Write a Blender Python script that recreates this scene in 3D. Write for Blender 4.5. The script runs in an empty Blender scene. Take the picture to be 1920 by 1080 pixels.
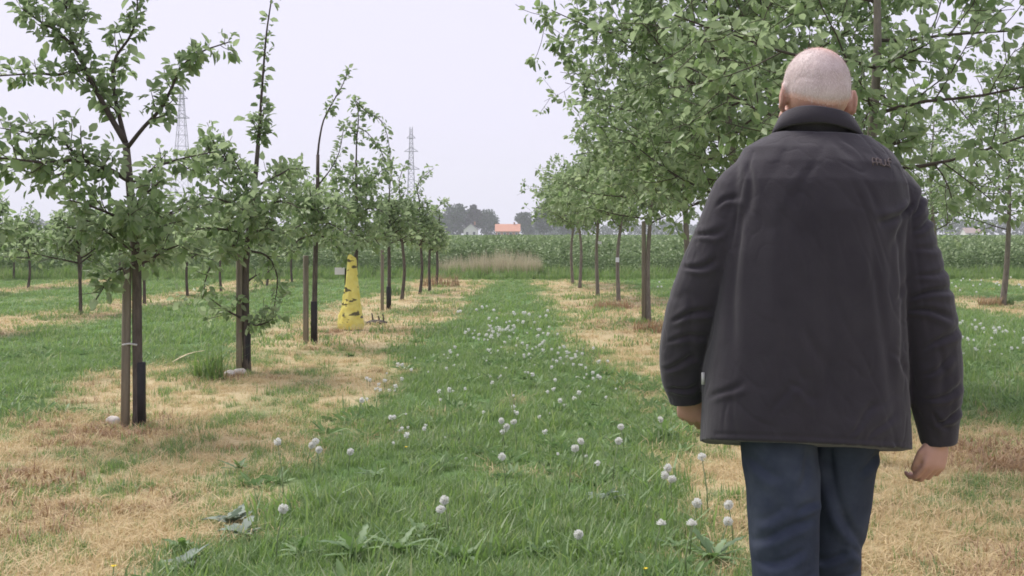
import bpy, math, random
import numpy as np
from mathutils import Vector, Matrix, noise as mnoise
from mathutils.bvhtree import BVHTree

# ------------------------------------------------------------------ camera, world, sun, exposure
SC = bpy.context.scene
COL = SC.collection
F = 2317.0            # focal length in photo pixels (1920 wide)
HZ = 440.0            # horizon row
CH = 1.30             # camera height

cam_d = bpy.data.cameras.new('camera')
cam_d.sensor_width = 36.0
cam_d.lens = 36.0 * F / 1920.0
cam_d.shift_y = -(540.0 - HZ) / 1920.0
cam_d.clip_start = 0.05
cam_d.clip_end = 6000.0
cam = bpy.data.objects.new('camera', cam_d)
cam.location = (0, 0, CH)
cam.rotation_euler = (math.radians(90), 0, 0)
COL.objects.link(cam)
SC.camera = cam

SUN_EL, SUN_AZ = 58.0, -50.0      # azimuth from +Y towards +X
wd = bpy.data.worlds.new('World')
SC.world = wd
wd.use_nodes = True
nt = wd.node_tree
nt.nodes.clear()
wo = nt.nodes.new('ShaderNodeOutputWorld')
bg = nt.nodes.new('ShaderNodeBackground')
bg.inputs['Strength'].default_value = 0.1
sky = nt.nodes.new('ShaderNodeTexSky')
sky.sky_type = 'NISHITA'
sky.sun_disc = False
sky.sun_elevation = math.radians(SUN_EL)
sky.sun_rotation = math.radians(SUN_AZ)
sky.dust_density = 4.0
mx = nt.nodes.new('ShaderNodeMix')
mx.data_type = 'RGBA'
mx.inputs[0].default_value = 0.95            # closed overcast veil over the clear sky
mx.inputs[7].default_value = (3.3, 3.16, 3.86, 1)
nt.links.new(sky.outputs[0], mx.inputs[6])
nt.links.new(mx.outputs[2], bg.inputs['Color'])
nt.links.new(bg.outputs[0], wo.inputs['Surface'])

sun_d = bpy.data.lights.new('sun', 'SUN')
sun_d.energy = 1.5
sun_d.angle = math.radians(30)
sun_d.color = (1.0, 0.96, 0.9)
sun = bpy.data.objects.new('sun', sun_d)
_a, _e = math.radians(SUN_AZ), math.radians(SUN_EL)
_sd = Vector((math.sin(_a) * math.cos(_e), math.cos(_a) * math.cos(_e), math.sin(_e)))
sun.rotation_euler = _sd.to_track_quat('Z', 'Y').to_euler()
sun.location = (0, 0, 30)
COL.objects.link(sun)

vs = SC.view_settings
vs.view_transform = 'Standard'
vs.look = 'None'
vs.exposure = 1.45
vs.gamma = 1.0
vs.use_curve_mapping = False
SC.render.engine = 'CYCLES'
SC.cycles.max_bounces = 6
SC.cycles.diffuse_bounces = 3
SC.cycles.glossy_bounces = 2
SC.cycles.transmission_bounces = 3
SC.cycles.transparent_max_bounces = 4
SC.cycles.volume_bounces = 2
SC.cycles.pixel_filter_type = 'BLACKMAN_HARRIS'
SC.cycles.filter_width = 1.7
SC.cycles.use_denoising = True

RNG = np.random.default_rng(7)
random.seed(7)

# ------------------------------------------------------------------ helpers
def ground_xy(px, py):
    Y = F * CH / (py - HZ)
    return (px - 960.0) / F * Y, Y

def at(px, py, Y):
    return np.array([(px - 960.0) / F * Y, Y, CH - (py - HZ) / F * Y])

def norm(v):
    v = np.asarray(v, float)
    n = np.linalg.norm(v, axis=-1, keepdims=True)
    return v / np.maximum(n, 1e-9)

def mesh_np(name, V, polys, mats=(), smooth=True, attrs=None, midx=None):
    """polys: list of int arrays, each (n, k)"""
    me = bpy.data.meshes.new(name)
    V = np.asarray(V, np.float32)
    polys = [np.asarray(p, np.int32) for p in polys if len(p)]
    nl = sum(p.size for p in polys)
    npoly = sum(len(p) for p in polys)
    me.vertices.add(len(V))
    me.vertices.foreach_set('co', V.ravel())
    me.loops.add(nl)
    me.polygons.add(npoly)
    me.loops.foreach_set('vertex_index', np.concatenate([p.ravel() for p in polys]))
    cnt = np.concatenate([np.full(len(p), p.shape[1], np.int32) for p in polys])
    start = np.concatenate([[0], np.cumsum(cnt)[:-1]]).astype(np.int32)
    me.polygons.foreach_set('loop_start', start)
    me.polygons.foreach_set('loop_total', cnt)
    me.polygons.foreach_set('use_smooth', np.full(npoly, smooth, bool))
    if midx is not None:
        me.polygons.foreach_set('material_index', np.asarray(midx, np.int32))
    for m in mats:
        me.materials.append(m)
    me.update(calc_edges=True)
    me.validate()
    for k, a in (attrs or {}).items():
        at_ = me.attributes.new(k, 'FLOAT', 'POINT')
        at_.data.foreach_set('value', np.asarray(a, np.float32))
    return me

def link(name, me, parent=None, loc=None):
    o = bpy.data.objects.new(name, me)
    COL.objects.link(o)
    if parent is not None:
        o.parent = parent
    if loc is not None:
        o.location = loc
    return o

def tag(o, label=None, cat=None, group=None, kind=None):
    if label: o['label'] = label
    if cat: o['category'] = cat
    if group: o['group'] = group
    if kind: o['kind'] = kind
    return o

def empty(name, loc, label, cat, group=None):
    o = bpy.data.objects.new(name, None)
    o.empty_display_size = 0.1
    o.location = loc
    COL.objects.link(o)
    return tag(o, label, cat, group)

class MB:
    """collects geometry of ONE mesh"""
    def __init__(s):
        s.V = []; s.Q = []; s.T = []; s.n = 0
    def add(s, V, Q=None, T=None):
        V = np.asarray(V, float)
        if Q is not None and len(Q): s.Q.append(np.asarray(Q, int) + s.n)
        if T is not None and len(T): s.T.append(np.asarray(T, int) + s.n)
        s.V.append(V); s.n += len(V)
    def box(s, c, h, R=None):
        c = np.asarray(c, float); h = np.asarray(h, float)
        v = np.array([[x, y, z] for x in (-1, 1) for y in (-1, 1) for z in (-1, 1)]) * h
        if R is not None: v = v @ np.asarray(R).T
        s.add(v + c, [[0, 1, 3, 2], [4, 6, 7, 5], [0, 4, 5, 1], [2, 3, 7, 6], [0, 2, 6, 4], [1, 5, 7, 3]])
    def tube(s, P, R, n=6, cap=True):
        P = np.asarray(P, float); m = len(P)
        R = np.broadcast_to(np.asarray(R, float), (m,))
        tan = norm(np.gradient(P, axis=0))
        a = np.array([1.0, 0, 0]) if abs(tan[0][0]) < 0.8 else np.array([0, 1.0, 0])
        u = norm(np.cross(tan[0], a))
        rings = []
        th = np.arange(n) * 2 * np.pi / n
        for i in range(m):
            u = norm(u - tan[i] * np.dot(u, tan[i]))
            w = np.cross(tan[i], u)
            rings.append(P[i] + R[i] * (np.cos(th)[:, None] * u + np.sin(th)[:, None] * w))
        V = np.concatenate(rings)
        i = np.arange(m - 1)[:, None] * n; j = np.arange(n)[None]; j2 = (j + 1) % n
        Q = np.stack([i + j, i + j2, i + n + j2, i + n + j], -1).reshape(-1, 4)
        T = []
        if cap:
            V = np.concatenate([V, P[:1], P[-1:]])
            a0, a1 = m * n, m * n + 1
            for k in range(n):
                T.append([a0, (k + 1) % n, k])
                T.append([a1, (m - 1) * n + k, (m - 1) * n + (k + 1) % n])
        s.add(V, Q, T)
    def loft(s, rings, cap=True):
        """rings: list of (n,3) arrays"""
        m = len(rings); n = len(rings[0])
        V = np.concatenate(rings)
        i = np.arange(m - 1)[:, None] * n; j = np.arange(n)[None]; j2 = (j + 1) % n
        Q = np.stack([i + j, i + j2, i + n + j2, i + n + j], -1).reshape(-1, 4)
        T = []
        if cap:
            V = np.concatenate([V, rings[0].mean(0)[None], rings[-1].mean(0)[None]])
            a0, a1 = m * n, m * n + 1
            for k in range(n):
                T.append([a0, (k + 1) % n, k])
                T.append([a1, (m - 1) * n + k, (m - 1) * n + (k + 1) % n])
        s.add(V, Q, T)
    def ball(s, c, r, R=None, nu=12, nv=8):
        th = np.linspace(0, np.pi, nv + 1)[1:-1]
        ph = np.arange(nu) * 2 * np.pi / nu
        rings = []
        c = np.asarray(c, float); r = np.broadcast_to(np.asarray(r, float), (3,))
        for t in th:
            v = np.stack([np.sin(t) * np.cos(ph), np.sin(t) * np.sin(ph), np.full(nu, np.cos(t))], -1) * r
            if R is not None: v = v @ np.asarray(R).T
            rings.append(v + c)
        top = np.array([0, 0, r[2]]); bot = -top
        if R is not None: top = np.asarray(R) @ top; bot = np.asarray(R) @ bot
        V = np.concatenate(rings + [(c + top)[None], (c + bot)[None]])
        m = len(rings)
        i = np.arange(m - 1)[:, None] * nu; j = np.arange(nu)[None]; j2 = (j + 1) % nu
        Q = np.stack([i + j, i + nu + j, i + nu + j2, i + j2], -1).reshape(-1, 4)
        T = [[m * nu, k, (k + 1) % nu] for k in range(nu)] + [[m * nu + 1, (m - 1) * nu + (k + 1) % nu, (m - 1) * nu + k] for k in range(nu)]
        s.add(V, Q, T)
    def chain(s, P, R, n=12):
        P = np.asarray(P, float); R = np.broadcast_to(np.asarray(R, float), (len(P),))
        s.tube(P, R, n)
        s.ball(P[0], R[0] * .99, nu=n); s.ball(P[-1], R[-1] * .99, nu=n)
        for p, r in zip(P[1:-1], R[1:-1]): s.ball(p, r * .99, nu=n)
    def mesh(s, name, mats=(), smooth=True, attrs=None):
        polys = []
        if s.Q: polys.append(np.concatenate(s.Q))
        if s.T: polys.append(np.concatenate(s.T))
        return mesh_np(name, np.concatenate(s.V), polys, mats, smooth, attrs)
    def build(s, name, mat, parent=None, smooth=True, loc=None):
        return link(name, s.mesh(name, [mat] if mat else [], smooth), parent, loc)

def remesh(mb, voxel, smooth=4, fac=0.5):
    """union of the collected closed shapes as one continuous surface -> (V, quads)"""
    me = mb.mesh('tmp')
    o = bpy.data.objects.new('tmp', me)
    COL.objects.link(o)
    m = o.modifiers.new('r', 'REMESH'); m.mode = 'VOXEL'; m.voxel_size = voxel; m.adaptivity = 0
    if smooth:
        k = o.modifiers.new('s', 'SMOOTH'); k.factor = fac; k.iterations = smooth
    dg = bpy.context.evaluated_depsgraph_get()
    e = o.evaluated_get(dg)
    ev = e.to_mesh()
    V = np.empty(len(ev.vertices) * 3, np.float32); ev.vertices.foreach_get('co', V)
    N = np.empty(len(ev.vertices) * 3, np.float32); ev.vertex_normals.foreach_get('vector', N)
    L = np.empty(len(ev.loops), np.int32); ev.loops.foreach_get('vertex_index', L)
    Q = L.reshape(-1, 4).copy()
    e.to_mesh_clear()
    bpy.data.objects.remove(o); bpy.data.meshes.remove(me)
    return V.reshape(-1, 3).astype(float), Q, N.reshape(-1, 3).astype(float)

# value noise in 2-D, used for both the ground colours and what grows on it
def _hash(ix, iy, seed):
    h = (ix.astype(np.int64) * 374761393 + iy.astype(np.int64) * 668265263 + seed * 1442695041) & 0x7fffffff
    h = ((h ^ (h >> 13)) * 1274126177) & 0x7fffffff
    return ((h ^ (h >> 16)) & 0xffff) / 65535.0

def vnoise(x, y, seed=0):
    x = np.asarray(x, float); y = np.asarray(y, float)
    ix = np.floor(x); iy = np.floor(y); fx = x - ix; fy = y - iy
    fx = fx * fx * (3 - 2 * fx); fy = fy * fy * (3 - 2 * fy)
    a = _hash(ix, iy, seed); b = _hash(ix + 1, iy, seed); c = _hash(ix, iy + 1, seed); d = _hash(ix + 1, iy + 1, seed)
    return (a * (1 - fx) + b * fx) * (1 - fy) + (c * (1 - fx) + d * fx) * fy

def fbm(x, y, seed=0, o=4):
    s = 0; a = .5; t = 0
    for i in range(o):
        s = s + a * vnoise(x * 2 ** i, y * 2 ** i, seed + i * 17); t += a; a *= .5
    return s / t

def sstep(a, b, x):
    t = np.clip((x - a) / (b - a), 0, 1)
    return t * t * (3 - 2 * t)

# strips of sprayed-off, dry grass under each row of trees: (centre x, half width)
STRIPS = [(-2.72, .03, 1.12), (2.3, -.018, 1.12), (-7.35, .014, .74), (-11.9, .01, .66), (-16.5, .01, .6), (8.75, 0, .85), (13.6, 0, .7)]   # centre, drift, half width
END_Y = 35.6
def dry_mask(x, y):
    x = np.asarray(x, float); y = np.asarray(y, float)
    m = np.zeros_like(x)
    w = (fbm(x * .9, y * .45, 3, 3) - .5) * .8 + (fbm(x * 4, y * 3, 9, 3) - .5) * .5
    for c, k, hw in STRIPS:
        d = np.abs(x - c - k * y) + w
        m = np.maximum(m, 1 - sstep(hw - .28, hw + .32, d))
    patch = fbm(x * 1.7, y * 1.1, 21, 4)
    m = m * (1 - .5 * sstep(.52, .70, patch))
    m = m * (1 - sstep(END_Y - .8, END_Y + .4, y + w * .6))
    # single dry patches in the mown lane
    m = np.maximum(m, .3 * sstep(.68, .80, fbm(x * 1.3, y * .9, 33, 3)) * (y < END_Y))
    return m

def brown_mask(x, y):
    x = np.asarray(x, float); y = np.asarray(y, float)
    m = .35 * sstep(.60, .76, fbm(x * 2.2, y * 1.5, 55, 3))
    for bx, by, r in ((2.9, 6.9, .5), (1.7, 17.3, .7), (2.1, 22, .9), (-2.7, 8.1, .35), (-2.5, 16.5, .5)):
        m = np.maximum(m, np.exp(-((x - bx) ** 2 + ((y - by) * .6) ** 2) / r ** 2))
    return m * dry_mask(x, y)

# ------------------------------------------------------------------ materials
def new_mat(name):
    m = bpy.data.materials.new(name)
    m.use_nodes = True
    n = m.node_tree
    n.nodes.clear()
    out = n.nodes.new('ShaderNodeOutputMaterial')
    p = n.nodes.new('ShaderNodeBsdfPrincipled')
    n.links.new(p.outputs[0], out.inputs['Surface'])
    return m, n, p, out

def N_(n, t, **kw):
    x = n.nodes.new(t)
    for k, v in kw.items():
        setattr(x, k, v)
    return x

def ramp(n, stops, src=None):
    r = n.nodes.new('ShaderNodeValToRGB')
    e = r.color_ramp.elements
    while len(e) > 1: e.remove(e[-1])
    e[0].position = stops[0][0]; e[0].color = (*stops[0][1], 1)
    for p, c in stops[1:]:
        k = e.new(p); k.color = (*c, 1)
    if src is not None: n.links.new(src, r.inputs[0])
    return r

def noise_node(n, scale, detail=4, rough=.6, vec=None, coord='Object'):
    x = n.nodes.new('ShaderNodeTexNoise')
    x.inputs['Scale'].default_value = scale
    x.inputs['Detail'].default_value = detail
    x.inputs['Roughness'].default_value = rough
    if vec is None:
        tc = n.nodes.new('ShaderNodeTexCoord'); vec = tc.outputs[coord]
    n.links.new(vec, x.inputs['Vector'])
    return x

def bump(n, p, src, strength, dist):
    b = n.nodes.new('ShaderNodeBump')
    b.inputs['Strength'].default_value = strength
    b.inputs['Distance'].default_value = dist
    n.links.new(src, b.inputs['Height'])
    n.links.new(b.outputs[0], p.inputs['Normal'])
    return b

def simple(name, c1, c2, scale=8, rough=.8, bs=.3, bd=.01, spec=.3, stretch=None, detail=5):
    m, n, p, out = new_mat(name)
    vec = None
    if stretch:
        tc = n.nodes.new('ShaderNodeTexCoord'); mp = n.nodes.new('ShaderNodeMapping')
        mp.inputs['Scale'].default_value = stretch
        n.links.new(tc.outputs['Object'], mp.inputs[0]); vec = mp.outputs[0]
    x = noise_node(n, scale, detail, .65, vec)
    r = ramp(n, [(.3, c1), (.7, c2)], x.outputs['Fac'])
    n.links.new(r.outputs[0], p.inputs['Base Color'])
    p.inputs['Roughness'].default_value = rough
    p.inputs['Specular IOR Level'].default_value = spec
    if bs: bump(n, p, x.outputs['Fac'], bs, bd)
    return m

def leaf_mat(name, stops, under, rough=.45, trans=.28, attr='tint', objrand=0.0):
    m, n, p, out = new_mat(name)
    a = N_(n, 'ShaderNodeAttribute', attribute_name=attr)
    src = a.outputs['Fac']
    if objrand:
        oi = n.nodes.new('ShaderNodeObjectInfo')
        ad = N_(n, 'ShaderNodeMath', operation='MULTIPLY_ADD')
        n.links.new(oi.outputs['Random'], ad.inputs[0]); ad.inputs[1].default_value = objrand
        n.links.new(src, ad.inputs[2]); src = ad.outputs[0]
    r = ramp(n, stops, src)
    geo = n.nodes.new('ShaderNodeNewGeometry')
    mix = N_(n, 'ShaderNodeMix', data_type='RGBA')
    n.links.new(geo.outputs['Backfacing'], mix.inputs[0])
    n.links.new(r.outputs[0], mix.inputs[6])
    mix2 = N_(n, 'ShaderNodeMix', data_type='RGBA'); mix2.inputs[0].default_value = .5
    n.links.new(r.outputs[0], mix2.inputs[6]); mix2.inputs[7].default_value = (*under, 1)
    n.links.new(mix2.outputs[2], mix.inputs[7])
    n.links.new(mix.outputs[2], p.inputs['Base Color'])
    p.inputs['Roughness'].default_value = rough
    p.inputs['Specular IOR Level'].default_value = .4
    t = n.nodes.new('ShaderNodeBsdfTranslucent')
    hs = n.nodes.new('ShaderNodeHueSaturation')
    hs.inputs['Value'].default_value = 1.7; hs.inputs['Saturation'].default_value = 1.1
    n.links.new(mix.outputs[2], hs.inputs['Color'])
    n.links.new(hs.outputs[0], t.inputs['Color'])
    ms = n.nodes.new('ShaderNodeMixShader'); ms.inputs[0].default_value = trans
    n.links.new(p.outputs[0], ms.inputs[1]); n.links.new(t.outputs[0], ms.inputs[2])
    n.links.new(ms.outputs[0], out.inputs['Surface'])
    return m

M = {}
M['apple_leaf'] = leaf_mat('apple_leaf', [(0, (.11, .165, .07)), (.45, (.185, .265, .11)), (.8, (.25, .33, .15)), (1, (.32, .38, .18))], (.3, .35, .24), .36, .42)
M['far_leaf'] = leaf_mat('far_leaf', [(0, (.07, .11, .06)), (.5, (.085, .13, .07)), (1, (.14, .19, .1))], (.15, .18, .13))
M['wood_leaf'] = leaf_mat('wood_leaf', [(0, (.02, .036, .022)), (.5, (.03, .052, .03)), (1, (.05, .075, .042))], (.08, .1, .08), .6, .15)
M['copper_leaf'] = leaf_mat('copper_leaf', [(0, (.022, .016, .022)), (1, (.04, .03, .038))], (.06, .05, .06), .6, .1)
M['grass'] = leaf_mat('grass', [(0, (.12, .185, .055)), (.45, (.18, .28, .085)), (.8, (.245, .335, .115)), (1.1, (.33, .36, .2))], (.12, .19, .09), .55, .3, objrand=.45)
M['dry_grass'] = leaf_mat('dry_grass', [(0, (.31, .24, .14)), (.4, (.48, .40, .235)), (.8, (.6, .52, .33)), (1.1, (.36, .39, .2))], (.5, .37, .2), .7, .25, objrand=.5)
M['brown_grass'] = leaf_mat('brown_grass', [(0, (.2, .135, .08)), (.5, (.34, .24, .14)), (1, (.48, .36, .21))], (.25, .16, .1), .75, .2, objrand=.4)
M['tan_reed'] = leaf_mat('tan_reed', [(0, (.4, .38, .24)), (.5, (.54, .51, .36)), (1, (.62, .58, .43))], (.38, .3, .23), .75, .2)
M['weed'] = leaf_mat('weed', [(0, (.085, .145, .055)), (.5, (.145, .235, .08)), (1, (.2, .31, .1))], (.13, .2, .11), .5, .25, objrand=.2)
M['grey_weed'] = leaf_mat('grey_weed', [(0, (.12, .17, .12)), (1, (.24, .29, .23))], (.25, .3, .25), .6, .2)
M['crop'] = leaf_mat('crop', [(0, (.12, .165, .085)), (.5, (.19, .265, .125)), (1, (.27, .34, .17))], (.13, .18, .1), .55, .25, objrand=.35)
M['bark'] = simple('bark', (.05, .042, .036), (.16, .135, .11), 26, .9, .8, .01, stretch=(1, 1, .25))
M['pale_bark'] = simple('pale_bark', (.12, .105, .085), (.27, .24, .2), 26, .9, .8, .01, stretch=(1, 1, .25))
M['young_bark'] = simple('young_bark', (.045, .036, .03), (.1, .08, .065), 30, .8, .5, .005, stretch=(1, 1, .3))
M['stake_wood'] = simple('stake_wood', (.15, .13, .095), (.3, .265, .2), 18, .85, .5, .006, stretch=(1, 1, .08))
M['guard'] = simple('guard', (.018, .018, .019), (.035, .034, .034), 15, .55, .2, .004)
M['tie'] = simple('tie', (.45, .45, .42), (.6, .6, .56), 20, .6, .1, .002)
M['white_plastic'] = simple('white_plastic', (.72, .74, .78), (.8, .81, .84), 10, .4, .05, .002)
M['stone'] = simple('stone', (.45, .42, .38), (.7, .66, .6), 14, .85, .6, .02)
M['straw'] = simple('straw', (.5, .42, .25), (.72, .62, .4), 20, .7, .2, .003)
M['steel'] = simple('steel', (.22, .22, .25), (.3, .3, .33), 4, .6, .1, .01)
M['plaster'] = simple('plaster', (.62, .58, .54), (.74, .71, .68), 2, .9, .2, .02)
M['brick'] = simple('brick', (.3, .13, .085), (.42, .19, .12), 3, .9, .3, .02)
M['orange_tile'] = simple('orange_tile', (.5, .23, .15), (.62, .31, .21), 2, .85, .4, .04)
M['grey_tile'] = simple('grey_tile', (.22, .19, .2), (.32, .28, .29), 2, .85, .4, .04)
M['window_glass'] = simple('window_glass', (.03, .035, .04), (.05, .055, .06), 2, .1, 0, .02, spec=.6)
M['white_wood'] = simple('white_wood', (.68, .68, .66), (.78, .78, .76), 5, .6, .1, .005)

# ground: colours from the same masks the grass was sown by
def ground_material():
    m, n, p, out = new_mat('ground_soil_and_turf')
    d = N_(n, 'ShaderNodeAttribute', attribute_name='dry')
    b = N_(n, 'ShaderNodeAttribute', attribute_name='brown')
    x1 = noise_node(n, 1.6, 6, .7); x2 = noise_node(n, 28, 5, .7); x3 = noise_node(n, 140, 3, .7)
    g = ramp(n, [(.25, (.075, .115, .045)), (.5, (.135, .215, .08)), (.75, (.17, .25, .105))], x2.outputs['Fac'])
    g2 = ramp(n, [(.3, (.09, .16, .05)), (.7, (.075, .165, .06))], x1.outputs['Fac'])
    mg = N_(n, 'ShaderNodeMix', data_type='RGBA'); mg.inputs[0].default_value = .45
    n.links.new(g.outputs[0], mg.inputs[6]); n.links.new(g2.outputs[0], mg.inputs[7])
    dr = ramp(n, [(.25, (.3, .235, .14)), (.5, (.46, .38, .225)), (.75, (.56, .48, .3))], x2.outputs['Fac'])
    br = ramp(n, [(.3, (.18, .12, .07)), (.7, (.34, .24, .14))], x3.outputs['Fac'])
    a = N_(n, 'ShaderNodeMix', data_type='RGBA')
    n.links.new(d.outputs['Fac'], a.inputs[0]); n.links.new(mg.outputs[2], a.inputs[6]); n.links.new(dr.outputs[0], a.inputs[7])
    c = N_(n, 'ShaderNodeMix', data_type='RGBA')
    n.links.new(b.outputs['Fac'], c.inputs[0]); n.links.new(a.outputs[2], c.inputs[6]); n.links.new(br.outputs[0], c.inputs[7])
    n.links.new(c.outputs[2], p.inputs['Base Color'])
    p.inputs['Roughness'].default_value = .95
    p.inputs['Specular IOR Level'].default_value = .1
    bump(n, p, x2.outputs['Fac'], .6, .03)
    return m
M['ground'] = ground_material()

# ------------------------------------------------------------------ ground
def gh(x, y):
    """height of the turf"""
    x = np.asarray(x, float); y = np.asarray(y, float)
    h = (fbm(x * .5, y * .35, 71, 3) - .5) * .07
    return h * (1 - sstep(40, 60, y))

def build_ground():
    xs = np.concatenate([[-1400, -700, -300, -120, -60, -35], np.arange(-22, -6, .35), np.arange(-6, 6, .11), np.arange(6, 18, .3), [24, 40, 70, 140, 300, 700, 1400]])
    ys = np.concatenate([[-25, -10, -4, 0], np.arange(1.5, 12, .12), np.arange(12, 24, .22), np.arange(24, 42, .4), [46, 52, 60, 75, 100, 150, 250, 400, 700, 1000, 1400]])
    X, Y = np.meshgrid(xs, ys)
    x, y = X.ravel(), Y.ravel()
    V = np.stack([x, y, gh(x, y)], -1)
    nx, ny = len(xs), len(ys)
    i = np.arange(ny - 1)[:, None] * nx; j = np.arange(nx - 1)[None]
    Q = np.stack([i + j, i + j + 1, i + nx + j + 1, i + nx + j], -1).reshape(-1, 4)
    far = (y < 60) & (np.abs(x) < 25)
    me = mesh_np('ground', V, [Q], [M['ground']], True, {'dry': dry_mask(x, y) * far, 'brown': brown_mask(x, y) * far})
    o = link('ground', me)
    tag(o, 'grassy orchard ground with green lanes and dry strips under the tree rows', None, None, 'structure')
build_ground()

# ------------------------------------------------------------------ leaves
def leaf_arrays(P, D, N, L, W, fold=.18, droop=.12):
    P, D = np.asarray(P, float), norm(D)
    S = norm(np.cross(D, N)); U = np.cross(S, D)
    L = np.asarray(L, float)[:, None]; W = np.asarray(W, float)[:, None]
    f = fold * W
    droop = droop + .22 * np.sin(np.arange(len(P)) * 2.399)[:, None]
    v = np.stack([P,
                  P + D * L * .33 - S * W * .5 + U * f,
                  P + D * L * .72 - S * W * .38 + U * f - U * L * droop * .4,
                  P + D * L - U * L * droop,
                  P + D * L * .72 + S * W * .38 + U * f - U * L * droop * .4,
                  P + D * L * .33 + S * W * .5 + U * f], 1)
    n = len(P)
    b = np.arange(n)[:, None] * 6
    q = np.concatenate([b + np.array([0, 3, 2, 1]), b + np.array([0, 5, 4, 3])])
    return v.reshape(-1, 3), q

def leaf_mesh(name, P, D, N, L, W, T, mat):
    v, q = leaf_arrays(P, D, N, L, W)
    return mesh_np(name, v, [q], [mat], True, {'tint': np.repeat(T, 6)})

def rnd_dirs(rng, n):
    return norm(rng.normal(size=(n, 3)))

# ------------------------------------------------------------------ scattering (only for what nobody could count)
def unlinked(name, me):
    return bpy.data.objects.new(name, me)

def scatter(name, pts, rot, scl, protos, label, pick=None):
    pts = np.asarray(pts, np.float32); n = len(pts)
    c = bpy.data.collections.new(name + ' kinds')
    for o in protos: c.objects.link(o)
    me = bpy.data.meshes.new(name)
    me.vertices.add(n); me.vertices.foreach_set('co', pts.ravel())
    a = me.attributes.new('rot', 'FLOAT_VECTOR', 'POINT'); a.data.foreach_set('vector', np.asarray(rot, np.float32).ravel())
    a = me.attributes.new('scl', 'FLOAT', 'POINT'); a.data.foreach_set('value', np.asarray(scl, np.float32))
    if pick is None: pick = RNG.integers(0, len(protos), n)
    a = me.attributes.new('pick', 'INT', 'POINT'); a.data.foreach_set('value', np.asarray(pick, np.int32))
    o = link(name, me)
    ng = bpy.data.node_groups.new(name, 'GeometryNodeTree')
    ng.interface.new_socket('Geometry', in_out='INPUT', socket_type='NodeSocketGeometry')
    ng.interface.new_socket('Geometry', in_out='OUTPUT', socket_type='NodeSocketGeometry')
    gi = ng.nodes.new('NodeGroupInput'); go = ng.nodes.new('NodeGroupOutput')
    ci = ng.nodes.new('GeometryNodeCollectionInfo')
    ci.inputs['Collection'].default_value = c
    ci.inputs['Separate Children'].default_value = True
    ci.inputs['Reset Children'].default_value = True
    ip = ng.nodes.new('GeometryNodeInstanceOnPoints')
    ip.inputs['Pick Instance'].default_value = True
    def na(nm, t):
        x = ng.nodes.new('GeometryNodeInputNamedAttribute'); x.data_type = t
        x.inputs['Name'].default_value = nm
        return x.outputs['Attribute']
    ng.links.new(gi.outputs[0], ip.inputs['Points'])
    ng.links.new(ci.outputs[0], ip.inputs['Instance'])
    ng.links.new(na('pick', 'INT'), ip.inputs['Instance Index'])
    ng.links.new(na('rot', 'FLOAT_VECTOR'), ip.inputs['Rotation'])
    ng.links.new(na('scl', 'FLOAT'), ip.inputs['Scale'])
    ng.links.new(ip.outputs[0], go.inputs[0])
    md = o.modifiers.new('scatter', 'NODES'); md.node_group = ng
    tag(o, label, None, None, 'stuff')
    return o

def blade_tuft(name, rng, n, h, spread, w, mat, lean=.5, curl=.5):
    """n tapering blades, 2 segments each"""
    V = []; Q = []; T = []; tint = []; k = 0
    for i in range(n):
        a = rng.uniform(0, 2 * np.pi); r = spread * np.sqrt(rng.uniform())
        p = np.array([r * np.cos(a), r * np.sin(a), -.01])
        hh = h * rng.uniform(.5, 1.15)
        d = rng.uniform(0, 2 * np.pi); l = rng.uniform(0, lean)
        dv = np.array([np.cos(d), np.sin(d), 0])
        s = np.array([-dv[1], dv[0], 0]) * w * rng.uniform(.6, 1.2) * .5
        up = np.array([0, 0, 1.0])
        m1 = p + up * hh * .5 + dv * hh * l * .35
        m2 = p + up * hh * (1 - .35 * l * curl) + dv * hh * l * (1 + curl)
        V += [p - s, p + s, m1 + s * .85, m1 - s * .85, m2]
        Q.append([k, k + 1, k + 2, k + 3]); T.append([k + 3, k + 2, k + 4])
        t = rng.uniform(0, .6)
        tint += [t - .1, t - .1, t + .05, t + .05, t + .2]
        k += 5
    return mesh_np(name, np.array(V), [np.array(Q), np.array(T)], [mat], False, {'tint': np.array(tint)})

def broad_tuft(name, rng, n, L, W, mat, rise=.6):
    P = np.zeros((n, 3)); a = np.arange(n) * 2.4 + rng.uniform(0, 6)
    el = rng.uniform(.15, rise + .3, n)
    D = np.stack([np.cos(a) * np.cos(el), np.sin(a) * np.cos(el), np.sin(el)], -1)
    P[:, :2] = D[:, :2] * .01
    N = np.tile([0, 0, 1.0], (n, 1)) + rng.normal(size=(n, 3)) * .2
    return leaf_mesh(name, P, D, N, L * rng.uniform(.6, 1.1, n), W * rng.uniform(.7, 1.1, n), rng.uniform(0, .8, n), mat)

def frustum_points(rng, y0, y1, dens, margin=1.2, slope=.43):
    """random ground points over the part of the ground a camera near this one can see"""
    A = (slope * (y1 ** 2 - y0 ** 2) + 2 * margin * (y1 - y0))
    n = int(A * dens)
    y = np.sqrt(rng.uniform(y0 ** 2, y1 ** 2, n))
    x = rng.uniform(-1, 1, n) * (slope * y + margin)
    return x, y

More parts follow.
